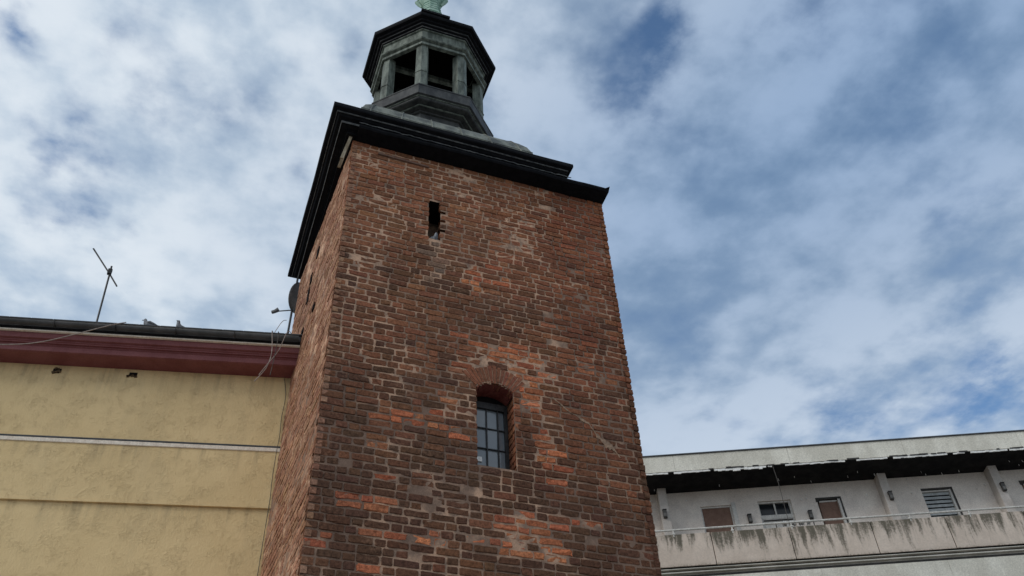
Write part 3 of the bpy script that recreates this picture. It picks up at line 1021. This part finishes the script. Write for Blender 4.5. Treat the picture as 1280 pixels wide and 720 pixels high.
spire = octo([(0.30, 21.0), (0.27, 21.15), (0.215, 21.45), (0.20, 21.62), (0.205, 21.66), (0.27, 21.80), (0.33, 22.0), (0.345, 22.2), (0.30, 22.45), (0.18, 22.6), (0.10, 22.9), (0.03, 24.2)], 'spire', 'verdigris', tower)
for z, r in ((21.15, 0.272), (21.28, 0.246), (21.42, 0.222), (21.55, 0.208)):
    octo([(r, z - 0.008), (r + 0.010, z - 0.006), (r + 0.010, z + 0.008), (r, z + 0.01)], 'sheet_lap', 'verdigris', spire, False)
for k in range(0, 8, 2):
    c = octo_pt(0.30, k, 21.75); n_ = (c - Vector((RCX, RCY, 21.75))).normalized()
    MB().tube([c - n_ * 0.07 - Vector((0, 0, 0.13)), c - n_ * 0.0, c + n_ * 0.05 + Vector((0, 0, 0.10)), c + n_ * 0.02 + Vector((0, 0, 0.25))], [0.03, 0.05, 0.055, 0.03], 6).build('scroll', 'verdigris', spire)

# ------------------------------------------------------------------ the beige building on the left
LJ = Vector((-0.158, 2.803, 0)); LD = Vector((0.97884701, -0.20459358, 0)); LN = Vector((-0.20459358, -0.97884701, 0))   # LN points at the street


def lp(s, o, z):
    return LJ + LD * s + LN * o + Vector((0, 0, z))


S0, S1 = -14.0, 0.12
house = thing('stucco_building', lp(-7, -4, 0), 'beige stucco building with maroon cornice and dark gutter beside the brick tower', 'building')


def lbox(s0, s1, o0, o1, z0, z1):
    return MB().box(lp((s0 + s1) / 2, (o0 + o1) / 2, (z0 + z1) / 2), LD * (s1 - s0) / 2, LN * (o1 - o0) / 2, (0, 0, (z1 - z0) / 2))


lbox(S0, S1, -8.0, 0.0, 8.545, 10.95).build('wall', 'stucco', house)
lbox(S0, S1, -8.0, -0.035, 0.0, 8.545).build('lower_wall', 'stucco', house)
lbox(S0, S1, -0.03, 0.008, 8.515, 8.545).build('drip_edge', 'stucco', house)
sc = lbox(S0, S1 - 0.05, -0.01, 0.018, 9.465, 9.535).build('string_course', 'pale_strip', house, bevel=0.008)
lbox(S0, S1 - 0.05, -0.01, 0.024, 9.538, 9.558).build('flashing', 'gutter_metal', sc)


def lsweep(prof, name, mat, parent, s0=S0, s1=S1):
    m = MB()
    for s in (s0, s1):
        m.v += [tuple(lp(s, o, z)) for o, z in prof]
    n = len(prof)
    m.f = [(k, (k + 1) % n, n + (k + 1) % n, n + k) for k in range(n)] + [tuple(range(n)), tuple(n + k for k in range(n))[::-1]]
    return m.build(name, mat, parent)


corn = lsweep([(-0.02, 10.872), (0.30, 10.872), (0.33, 10.882), (0.33, 10.975), (0.345, 10.985), (0.345, 11.0), (0.375, 11.004), (0.375, 11.022), (0.39, 11.03), (0.39, 11.05), (0.425, 11.06), (0.43, 11.12), (0.44, 11.20), (-0.02, 11.22)], 'cornice', 'maroon_paint', house)
lsweep([(0.44, 11.15), (0.475, 11.154), (0.475, 11.18), (0.44, 11.178)], 'drip_strip', 'pale_strip', corn)
gm = MB()
prof = []
for k in range(13):
    a = math.pi + math.pi * k / 12
    prof.append((0.535 + 0.075 * math.cos(a), 11.275 + 0.062 * math.sin(a)))
for k in range(12, -1, -1):
    a = math.pi + math.pi * k / 12
    prof.append((0.535 + 0.069 * math.cos(a), 11.278 + 0.056 * math.sin(a)))
gutter = lsweep(prof, 'gutter', 'gutter_metal', house, S0, S1 - 0.02)
gutter.data.polygons.foreach_set('use_smooth', [True] * len(gutter.data.polygons))
MB().tube([lp(S0, 0.612, 11.276), lp(S1 - 0.02, 0.612, 11.276)], 0.011, 8).build('bead', 'gutter_metal', gutter)
for s in np.arange(-13.5, 0, 0.9):
    pts = [lp(s, 0.535 + 0.079 * math.cos(math.pi + math.pi * k / 8), 11.275 + 0.066 * math.sin(math.pi + math.pi * k / 8)) for k in range(9)]
    MB().tube(pts, 0.007, 5).build('bracket', 'gutter_metal', gutter)
rf = lsweep([(0.47, 11.262), (0.50, 11.33), (0.47, 11.375), (-4.0, 12.9), (-4.0, 12.8), (0.3, 11.23)], 'roof', 'slate', house)
for s in np.arange(-13.9, 0.05, 0.32):
    MB().box(lp(s + 0.155, 0.36, 11.418), LD * 0.152, LN * 0.16 + Vector((0, 0, -0.055)), Vector((0, 0, 0.008)) + LN * 0.002).build('roof_slate', 'slate', rf)
for s, z in ((-3.54, 10.77), (-2.41, 10.775)):
    h = lbox(s - 0.06, s + 0.06, -0.002, 0.006, z - 0.035, z + 0.035).build('vent_hole', 'void_black', house)
    for q in range(7):
        ss, zz = s + random.uniform(-0.07, 0.07), z + random.choice((-0.035, 0.03)) + random.uniform(-0.012, 0.012)
        r = random.uniform(0.01, 0.022)
        MB().box(lp(ss, 0.008, zz), LD * r + Vector((0, 0, r * 0.4)), LN * 0.010, Vector((0, 0, r * 0.8)) - LD * r * 0.3).build('rubble', 'rubble', h)

# ------------------------------------------------------------------ gallery building on the right
def rp(s, o, z):
    return RP0 + RB * s + RN * o + Vector((0, 0, z))


R0, R1 = 0.5, 21.0
ZS = 14.42                                             # soffit
RO = 1.05                                              # depth of the open gallery
gal = thing('gallery_building', rp(10, 4, 0), 'grey flat roofed block with a stained concrete access balcony right of the brick tower', 'building')


def rbox(s0, s1, o0, o1, z0, z1, mb=None):
    return (mb or MB()).box(rp((s0 + s1) / 2, (o0 + o1) / 2, (z0 + z1) / 2), RB * (s1 - s0) / 2, RN * (o1 - o0) / 2, (0, 0, (z1 - z0) / 2))


fas = None
s = R0
while s < R1:
    e = min(R1, s + 3.0)
    o = rbox(s, e - 0.006, 0.0, 0.25, ZS + 0.03, 14.93).build('roof_fascia', 'fascia_paint', gal)
    s = e
rbox(R0, R1, -0.03, 0.30, 14.935, 14.965).build('roof_capping', 'gutter_metal', gal)
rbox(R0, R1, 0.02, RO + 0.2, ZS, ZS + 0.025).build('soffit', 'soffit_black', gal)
rbox(R0, R1, 0.26, 8.0, ZS + 0.03, 14.9).build('roof', 'slate', gal)
# pale remains of the eaves lining along the lower edge of the fascia
pe = MB()
for a, b, dz in ((2.6, 3.3, .02), (3.45, 4.4, .03), (4.5, 5.85, .05), (5.9, 6.0, .02), (6.35, 7.9, .02), (8.2, 9.0, .015), (9.15, 10.55, .028), (10.7, 11.0, .02), (11.15, 12.1, .022), (12.15, 14.5, .03)):
    n = max(3, int((b - a) / 0.09))
    for i in range(n):
        x0, x1 = a + (b - a) * i / n, a + (b - a) * (i + 1) / n
        h = dz * (0.55 + 0.9 * random.random())
        rbox(x0, x1 - 0.002, 0.004 + random.uniform(0, 0.012), 0.03, ZS - h, ZS + 0.02 + random.uniform(-0.004, 0.004), pe)
pe.build('peeling_edge', 'flake_white', gal, kind='stuff')
dk = MB()
for i in range(34):
    x = random.uniform(2.3, 15)
    w = random.uniform(0.04, 0.35)
    rbox(x, x + w, -0.006, 0.01, ZS + 0.01 + random.uniform(0, 0.02), ZS + 0.04 + random.uniform(0, 0.025), dk)
dk.build('rot_stain', 'frame_dark', gal, kind='stuff')
fk = MB()
for i in range(70):
    x = random.uniform(2.8, 13.2); L = random.uniform(0.03, 0.09)
    if random.random() < 0.22:
        oo = random.uniform(0.55, 0.95)
        fk.beam(rp(x, oo, ZS + 0.002), rp(x + random.uniform(-0.01, 0.01), oo + random.uniform(-0.02, 0.02), ZS - L), 0.014, 0.006)
    elif any(a - 0.1 < x < b + 0.1 for a, b, z0, z1 in ((4.1, 5.0, 0, 0), (5.6, 6.6, 0, 0), (7.2, 7.9, 0, 0), (9.95, 10.9, 0, 0), (12.6, 13.4, 0, 0), (8.85, 9.12, 0, 0), (11.78, 12.05, 0, 0))):
        continue
    else:
        z = random.uniform(13.95, 14.38)
        fk.beam(rp(x, 1.052, z), rp(x + random.uniform(-0.02, 0.02), 1.05 - random.uniform(0.03, 0.06), z - L), 0.022, 0.006)
fk.build('hanging_flake', 'flake_white', gal, kind='stuff')

# rear wall of the gallery with its openings
FLOOR = 11.66
OPEN = [(4.14, 4.96, FLOOR, 13.96, 'door'), (5.66, 6.54, 13.20, 14.0, 'slider'), (7.22, 7.86, FLOOR, 13.98, 'door_dark'), (9.99, 10.82, 12.7, 14.05, 'louvre'), (12.62, 13.4, FLOOR, 14.08, 'door_dark'), (14.8, 15.6, 12.7, 14.05, 'louvre'), (17.0, 17.8, FLOOR, 13.98, 'door')]
rw = MB()
ss = sorted({R0, R1} | {o[0] for o in OPEN} | {o[1] for o in OPEN})
zz = sorted({0.0, ZS} | {o[2] for o in OPEN} | {o[3] for o in OPEN})
for i in range(len(ss) - 1):
    for j in range(len(zz) - 1):
        sm_, zm_ = (ss[i] + ss[i + 1]) / 2, (zz[j] + zz[j + 1]) / 2
        if any(a < sm_ < b and c < zm_ < d for a, b, c, d, k in OPEN):
            continue
        rw.add([rp(ss[i], RO, zz[j]), rp(ss[i + 1], RO, zz[j]), rp(ss[i + 1], RO, zz[j + 1]), rp(ss[i], RO, zz[j + 1])], [(0, 1, 2, 3)])
for a, b, c, d, k in OPEN:
    q = [rp(a, RO, c), rp(b, RO, c), rp(b, RO, d), rp(a, RO, d)]
    q2 = [p + RN * 0.14 for p in q]
    rw.add(q + q2, [(i, (i + 1) % 4, (i + 1) % 4 + 4, i + 4) for i in range(4)])
rear = rw.build('rear_wall', 'render_grey', gal)
rbox(R0, R1, RO + 0.2, 9.0, 0.0, ZS - 0.01).build('building_core', 'render_grey', gal)
for a, b, c, d, k in OPEN:
    nm = 'door' if k.startswith('door') else 'window'
    dp = RO + 0.07
    if k == 'door':
        leaf = rbox(a + 0.04, b - 0.04, dp, dp + 0.04, c, d - 0.04).build(nm, 'door_brown', gal)
        f = MB()
        rbox(a, a + 0.04, dp - 0.03, dp + 0.05, c, d, f); rbox(b - 0.04, b, dp - 0.03, dp + 0.05, c, d, f); rbox(a + 0.04, b - 0.04, dp - 0.03, dp + 0.05, d - 0.04, d, f)
        rbox(b, b + 0.11, RO - 0.02, RO + 0.03, c, d + 0.06, f)  # pale strip on the right side only, painted for the lit jamb
        f.build('frame', 'frame_pale', leaf)
        rbox(b - 0.14, b - 0.11, dp - 0.06, dp, 12.65, 12.78).build('handle', 'worn_metal', leaf)
    elif k == 'door_dark':
        leaf = rbox(a + 0.05, b - 0.09, dp, dp + 0.04, c, d - 0.07).build(nm, 'door_brown', gal)
        f = MB()
        rbox(a - 0.03, a + 0.05, dp - 0.09, dp + 0.05, d - 0.12, d, f); rbox(a + 0.05, b, dp - 0.09, dp + 0.05, d - 0.05, d, f); rbox(b - 0.04, b, dp - 0.09, dp + 0.05, c, d - 0.05, f)
        f.build('frame', 'frame_dark', leaf)
        f = MB(); rbox(b - 0.10, b - 0.04, dp - 0.08, dp + 0.05, c, d - 0.06, f); rbox(a + 0.05, b - 0.11, dp - 0.02, dp + 0.05, d - 0.10, d - 0.06, f)  # pale right strip puts the light on the recess jamb into colour
        f.build('lit_jamb', 'frame_pale', leaf)
        rbox(a + 0.10, a + 0.13, dp - 0.06, dp, 12.65, 12.78).build('handle', 'worn_metal', leaf)
    elif k == 'slider':
        f = MB()
        rbox(a, b, dp - 0.02, dp + 0.06, 13.50, 13.61, f); rbox(a, b, dp - 0.02, dp + 0.06, d - 0.045, d, f); rbox(a, a + 0.035, dp - 0.02, dp + 0.06, 13.61, d - 0.045, f); rbox(b - 0.06, b, dp - 0.02, dp + 0.06, 13.61, d - 0.045, f)
        rbox(a, b, dp - 0.01, dp + 0.06, c, 13.50, f)
        fr_ = f.build('window', 'frame_pale', gal)
        for x0, x1 in ((a + 0.035, (a + b) / 2 - 0.02), ((a + b) / 2 + 0.02, b - 0.06)):
            rbox(x0, x1, dp + 0.03, dp + 0.036, 13.61, d - 0.045).build('pane', 'glass_dark', fr_)
        rbox((a + b) / 2 - 0.02, (a + b) / 2 + 0.02, dp, dp + 0.05, 13.61, d - 0.045).build('mullion', 'frame_pale', fr_)
        rbox(a + 0.06, b - 0.06, dp - 0.035, dp - 0.012, 13.435, 13.465).build('sill_rail', 'frame_dark', fr_)
    else:
        f = MB()
        rbox(a, b, dp - 0.07, dp + 0.05, d - 0.05, d, f); rbox(b - 0.045, b, dp - 0.07, dp + 0.05, c, d - 0.05, f)
        fr_ = f.build('window', 'frame_dark', gal)
        f = MB(); rbox(b - 0.10, b - 0.045, dp - 0.05, dp + 0.05, c, d - 0.05, f); rbox(a, b - 0.10, dp - 0.03, dp + 0.05, d - 0.09, d - 0.05, f)  # right-hand pale strip paints the lit jamb of the window recess
        f.build('frame', 'frame_pale', fr_)
        z = c
        while z < d - 0.16:
            m = MB().box(rp((a + b - 0.1) / 2, dp + 0.01, z + 0.055), RB * (b - 0.1 - a) / 2, RN * 0.006, Vector((0, 0, 0.044)) + RN * 0.012)
            m.build('slat', 'slat_grey', fr_)
            z += 0.115
        rbox(a, b - 0.1, dp + 0.05, dp + 0.06, c, d - 0.09).build('backing', 'glass_dark', fr_)

for s in (3.05, 8.88, 11.80, 14.7, 17.6):
    rbox(s, s + 0.22, RO - 0.30, RO - 0.001, FLOOR, ZS - 0.001).build('pillar', 'pillar_grey', gal)
for s, z, oo in ((3.14, 13.64, RO - 0.30), (5.36, 13.50, RO), (6.94, 13.49, RO), (9.03, 13.72, RO - 0.30), (11.95, 13.75, RO - 0.30)):
    m = rbox(s - 0.05, s + 0.05, oo - 0.08, oo - 0.001, z - 0.12, z + 0.10).build('wall_lamp', 'lamp_black', gal, bevel=0.012)
    rbox(s - 0.036, s + 0.036, oo - 0.09, oo - 0.08, z - 0.09, z - 0.005).build('lens', 'lamp_glass', m)
    rbox(s - 0.055, s + 0.055, oo - 0.095, oo - 0.001, z + 0.101, z + 0.115).build('hood', 'lamp_black', m)

# balustrade
joints = [0.25, 2.16, 4.07, 5.99, 8.0, 9.84, 11.75, 13.66, 15.57, 17.5, 19.4, 21.0]
for i in range(len(joints) - 1):
    a, b = joints[i] + 0.009, joints[i + 1] - 0.009
    dz = random.uniform(-0.006, 0.006); do = random.uniform(0, 0.012)
    rbox(a, b, 0.0 + do, 0.10, 11.81 + dz, 12.66 + dz).build('balcony_panel', 'balcony_panel', gal, bevel=0.008)
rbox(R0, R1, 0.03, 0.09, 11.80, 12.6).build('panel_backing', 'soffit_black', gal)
rail = MB().tube([rp(R0, 0.02, 12.785), rp(R1, 0.02, 12.785)], 0.027, 8).build('handrail', 'rail_paint', gal)
for s in np.arange(1.7, 21, 1.46):
    p = MB(); rbox(s - 0.014, s + 0.014, 0.0, 0.05, 12.60, 12.765, p); rbox(s - 0.035, s + 0.035, -0.012, 0.06, 12.655, 12.69, p)
    p.build('rail_post', 'rail_paint', rail)
rbox(R0, R1, 0.06, RO + 0.1, 11.60, 11.70).build('balcony_slab', 'band_grey', gal)
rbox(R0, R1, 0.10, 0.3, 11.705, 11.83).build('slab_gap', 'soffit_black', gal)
rbox(R0, R1, -0.03, 0.08, 11.725, 11.745).build('drip_strip', 'band_grey', gal)
rbox(R0, R1, -0.02, 0.08, 11.635, 11.665).build('drip_strip', 'band_grey', gal)
rbox(R0, R1, 0.05, 0.2, 11.50, 11.599).build('lower_gap', 'frame_dark', gal)
s = R0
while s < R1:
    e = min(R1, s + 3.0)
    rbox(s, e - 0.006, 0.02, 0.3, 9.0, 11.53).build('lower_band', 'fascia_paint', gal)
    s = e
rbox(R0, R1, 0.5, RO + 0.19, 0.0, 9.0).build('lower_wall', 'render_grey', gal)

# a rack with pale cloths lying behind the handrail, and a wire hanging from the eaves
rack = thing('drying_rack', rp(6.3, 0.35, 12.66), 'dark rack with pale cloths on it behind the handrail under the sliding window', 'rack')
rm = MB()
for dz in (0.10, 0.24):
    rm.tube([rp(5.75, 0.25, 12.66 + dz), rp(6.75, 0.25, 12.66 + dz)], 0.016, 6)
for x in (5.78, 6.72):
    rm.tube([rp(x, 0.25, 11.7), rp(x, 0.25, 12.92)], 0.014, 6)
rm.build('rack_frame', 'lamp_black', rack)
for x, w in ((6.0, 0.1), (6.2, 0.16), (6.42, 0.13), (6.6, 0.08)):
    c = MB()
    n = 7
    for i in range(n + 1):
        for j in range(4):
            xx = x - w / 2 + w * i / n
            off = (-0.035, -0.022, 0.022, 0.035)[j]
            zz_ = 12.66 + 0.24 + (0.0, 0.028, 0.028, -0.02)[j] - (0.05 if j in (0, 3) else 0) + 0.014 * math.sin(i * 2.1 + x * 9)
            c.v.append(tuple(rp(xx, 0.25 + off + 0.008 * math.sin(i * 1.7), zz_)))
    c.f = [(i * 4 + j, i * 4 + j + 1, (i + 1) * 4 + j + 1, (i + 1) * 4 + j) for i in range(n) for j in range(3)]
    o = c.build('cloth', 'cloth_white', rack, smooth=True)
    md = o.modifiers.new('thick', 'SOLIDIFY'); md.thickness = 0.006
a, b = rp(6.02, 0.0, 14.43), rp(6.03, -0.02, 12.81)
cw = MB().tube([a, a.lerp(b, 0.3) + RB * 0.02, a.lerp(b, 0.6) + RB * 0.015, b], 0.008, 6).build('hanging_wire', 'cable_dark')
cw['label'] = 'thin dark wire hanging from the flat roof edge down to the balcony handrail'; cw['category'] = 'wire'


# ------------------------------------------------------------------ things on the roofs
mast_l = 'antenna'
ant = thing('antenna', (-3.363, 3.779, 11.9), 'thin roof antenna with a slanting boom on a leaning mast', 'antenna')
MB().tube([(-3.345, 3.776, 11.7), (-3.363, 3.779, 12.064), (-3.439, 3.795, 13.30), (-3.443, 3.796, 13.36)], 0.017, 8).build('mast', 'iron', ant)
MB().tube([(-3.843, 3.88, 13.762), (-3.44, 3.80, 13.19), (-3.25, 3.756, 12.90)], 0.014, 8).build('boom', 'iron', ant)
for p, L in (((-3.843, 3.88, 13.762), 0.30), ((-3.252, 3.756, 12.905), 0.24)):
    p = Vector(p); d = Vector((-0.13, 0.73, 0.67)).normalized()
    MB().tube([p - d * L, p + d * L], 0.013, 6).build('element', 'iron', ant)
MB().box((-3.44, 3.79, 13.22), (0.035, 0, 0), (0, 0.03, 0), (0.0, 0, 0.06)).build('clamp', 'iron', ant, bevel=0.008)

dish = thing('satellite_dish', (-0.23, 4.0, 12.7), 'grey satellite dish seen edge on behind the left corner of the brick tower', 'satellite dish')
MB().tube([(-0.235, 4.03, 12.45), (-0.225, 4.03, 13.3), (-0.215, 4.03, 14.25)], 0.021, 8).build('mast', 'gutter_metal', dish)
axis = Vector((-0.77, 0.568, 0.29)).normalized()
c0 = Vector((-0.12, 3.93, 13.64))
e1 = axis.cross(Vector((0, 0, 1))).normalized(); e2 = e1.cross(axis).normalized()
rd = MB()
NR, NSG = 6, 28
for i in range(NR + 1):
    r = 0.31 * i / NR
    for k in range(NSG):
        a = 2 * math.pi * k / NSG
        rd.v.append(tuple(c0 + e1 * r * 0.92 * math.cos(a) + e2 * r * math.sin(a) + axis * (r * r * 0.62)))
rd.f = [(i * NSG + k, i * NSG + (k + 1) % NSG, (i + 1) * NSG + (k + 1) % NSG, (i + 1) * NSG + k) for i in range(NR) for k in range(NSG)]
ro = rd.build('reflector', 'dish_grey', dish, smooth=True)
md = ro.modifiers.new('thick', 'SOLIDIFY'); md.thickness = 0.012
low = c0 - e2 * 0.30 + axis * 0.06
lnb = low + axis * 0.36 - e2 * 0.03
MB().tube([low + axis * -0.05, low + axis * 0.05, lnb], 0.012, 6).build('arm', 'gutter_metal', dish)
MB().tube([lnb + axis * 0.06 + Vector((0, 0, -0.02)), lnb, lnb + (c0 - lnb).normalized() * 0.08], [0.035, 0.035, 0.045], 8).build('receiver', 'dish_grey', dish)
MB().box((-0.19, 3.99, 13.62), (0.04, 0, 0), (0, 0.04, 0), (0, 0, 0.07)).build('bracket', 'gutter_metal', dish)


def cable(name, pts, r, mat, label, cat='cable', n=10, group=None):
    P = [Vector(p) for p in pts]
    out = []
    for i in range(len(P) - 1):
        p0, p1, p2, p3 = P[max(i - 1, 0)], P[i], P[i + 1], P[min(i + 2, len(P) - 1)]
        for k in range(n):
            t = k / n
            out.append(0.5 * ((2 * p1) + (p2 - p0) * t + (2 * p0 - 5 * p1 + 4 * p2 - p3) * t * t + (3 * p1 - p0 - 3 * p2 + p3) * t ** 3))
    out.append(P[-1])
    o = MB().tube(out, r, 6).build(name, mat, smooth=True)
    o['label'] = label; o['category'] = cat
    if group:
        o['group'] = group
    return o


G = 'cables over the gutter'
cable('cable', [lp(-0.30, 0.40, 11.37), lp(-0.33, 0.60, 11.335), lp(-0.31, 0.67, 11.20), lp(-0.27, 0.66, 10.85), lp(-0.31, 0.655, 10.55), lp(-0.45, 0.65, 10.28)], 0.007, 'cable_sheath', 'pale cable looped over the gutter with its loose end swinging left', group=G)
cable('cable', [lp(-0.05, 0.40, 11.37), lp(-0.03, 0.57, 11.33), lp(-0.09, 0.66, 11.27), lp(-0.17, 0.66, 10.9), lp(-0.30, 0.66, 10.62), lp(-0.40, 0.66, 10.40)], 0.006, 'cable_sheath', 'pale cable crossing the maroon cornice next to the brick wall', group=G)
cable('cable', [lp(-0.22, 0.40, 11.37), lp(-0.23, 0.62, 11.31), lp(-0.21, 0.665, 11.1), lp(-0.22, 0.66, 10.7), lp(-0.235, 0.66, 10.4)], 0.006, 'cable_dark', 'thin dark cable hanging straight down from the gutter end', group=G)
cable('cable', [lp(-0.10, 0.02, 10.86), lp(-0.035, 0.015, 10.5), lp(-0.045, 0.015, 10.1), lp(-0.03, 0.015, 9.7), lp(-0.035, 0.04, 9.5), lp(-0.04, 0.015, 9.0), lp(-0.025, 0.015, 8.6), lp(-0.035, -0.02, 7.6), lp(-0.03, -0.02, 5.0)], 0.005, 'cable_dark', 'dark cable running down the beige wall in the corner by the tower')
cable('wire', [lp(-2.55, 0.62, 11.31), lp(-2.75, 0.63, 11.23), lp(-3.25, 0.63, 10.99), lp(-3.70, 0.60, 10.83), lp(-4.2, 0.56, 10.78), lp(-5.2, 0.5, 10.80)], 0.008, 'cable_sheath', 'pale wire slanting across the maroon cornice below the antenna', 'wire')
cable('guy_wire', [lp(-0.52, -0.3, 11.78), (-0.40, 3.70, 12.75), (-0.30, 3.95, 13.05)], 0.006, 'cable_sheath', 'thin stay wire from the slate roof up to the satellite dish arm', 'wire')


def make_pigeon(loc, rz, label, hop=1.0):
    t = thing('pigeon', loc, label, 'pigeon', 'pigeons resting on the walls')
    cs, sn = math.cos(rz), math.sin(rz)

    def T(p):
        return (loc[0] + (p[0] * cs - p[1] * sn) * hop, loc[1] + (p[0] * sn + p[1] * cs) * hop, loc[2] + p[2] * hop)
    # one body from tail to crown: x forward
    path = [(-0.20, 0.065, 0.012, 0.006), (-0.15, 0.075, 0.032, 0.012), (-0.10, 0.085, 0.045, 0.03), (-0.05, 0.10, 0.062, 0.052), (0.0, 0.108, 0.068, 0.064), (0.045, 0.118, 0.062, 0.064), (0.075, 0.145, 0.045, 0.048),
            (0.088, 0.175, 0.032, 0.034), (0.095, 0.20, 0.031, 0.030), (0.10, 0.222, 0.027, 0.024), (0.102, 0.238, 0.014, 0.012)]
    m = MB(); n = 12
    for i, (x, z, ry, rzz) in enumerate(path):
        x0, z0 = path[max(i - 1, 0)][:2]; x1, z1 = path[min(i + 1, len(path) - 1)][:2]
        d = math.hypot(x1 - x0, z1 - z0); nx, nz = -(z1 - z0) / d, (x1 - x0) / d
        for k in range(n):
            a = 2 * math.pi * k / n
            m.v.append(T((x + nx * rzz * math.sin(a), ry * math.cos(a), z + nz * rzz * math.sin(a))))
    L = len(path)
    m.f = [(i * n + k, i * n + (k + 1) % n, (i + 1) * n + (k + 1) % n, (i + 1) * n + k) for i in range(L - 1) for k in range(n)] + [tuple(range(n))[::-1], tuple((L - 1) * n + k for k in range(n))]
    m.build('body', 'feather', t, smooth=True)
    MB().tube([T((0.122, 0, 0.208)), T((0.145, 0, 0.203)), T((0.158, 0, 0.196))], [0.008, 0.006, 0.002], 6).build('beak', 'beak_horn', t)
    for s in (-1, 1):
        w = MB().tube([T((0.05, s * 0.058, 0.125)), T((0.0, s * 0.068, 0.12)), T((-0.08, s * 0.05, 0.095)), T((-0.17, s * 0.022, 0.075))], [0.012, 0.022, 0.018, 0.004], 8)
        w.build('wing', 'feather', t, smooth=True)
        f = MB().tube([T((0.01, s * 0.025, 0.05)), T((0.01, s * 0.025, 0.006))], 0.006, 6)
        for dx, dy in ((0.035, 0.0), (0.028, 0.016), (0.028, -0.016), (-0.02, 0.0)):
            f.tube([T((0.01, s * 0.025, 0.005)), T((0.01 + dx, s * 0.025 + dy, 0.004))], 0.004, 5)
        f.build('leg', 'bird_foot', t)
        MB().lathe(*T((0.108, s * 0.027, 0.208))[:2], [(0.001, T((0, 0, 0.203))[2]), (0.0055, T((0, 0, 0.208))[2]), (0.001, T((0, 0, 0.213))[2])], 6).build('eye', 'beak_horn', t)
    return t


def roof_z(o):
    return 11.375 + (0.47 - o) * (12.9 - 11.375) / 4.47 + 0.055


q = lp(-2.31, 0.24, 0); make_pigeon((q.x, q.y, roof_z(0.24)), math.radians(172), 'grey pigeon seen side on at the edge of the slate roof', 0.9)
q = lp(-1.85, 0.14, 0); make_pigeon((q.x, q.y, roof_z(0.14)), math.radians(-130), 'grey pigeon facing the street on the slate roof edge nearer the tower', 0.9)
make_pigeon((1.40, 0.06, SZ0 - 0.06), math.radians(-75), 'grey pigeon sitting at the foot of the dark slit in the tower', 0.75)

print('objects', len(bpy.data.objects), 'bricks', len(bricks))
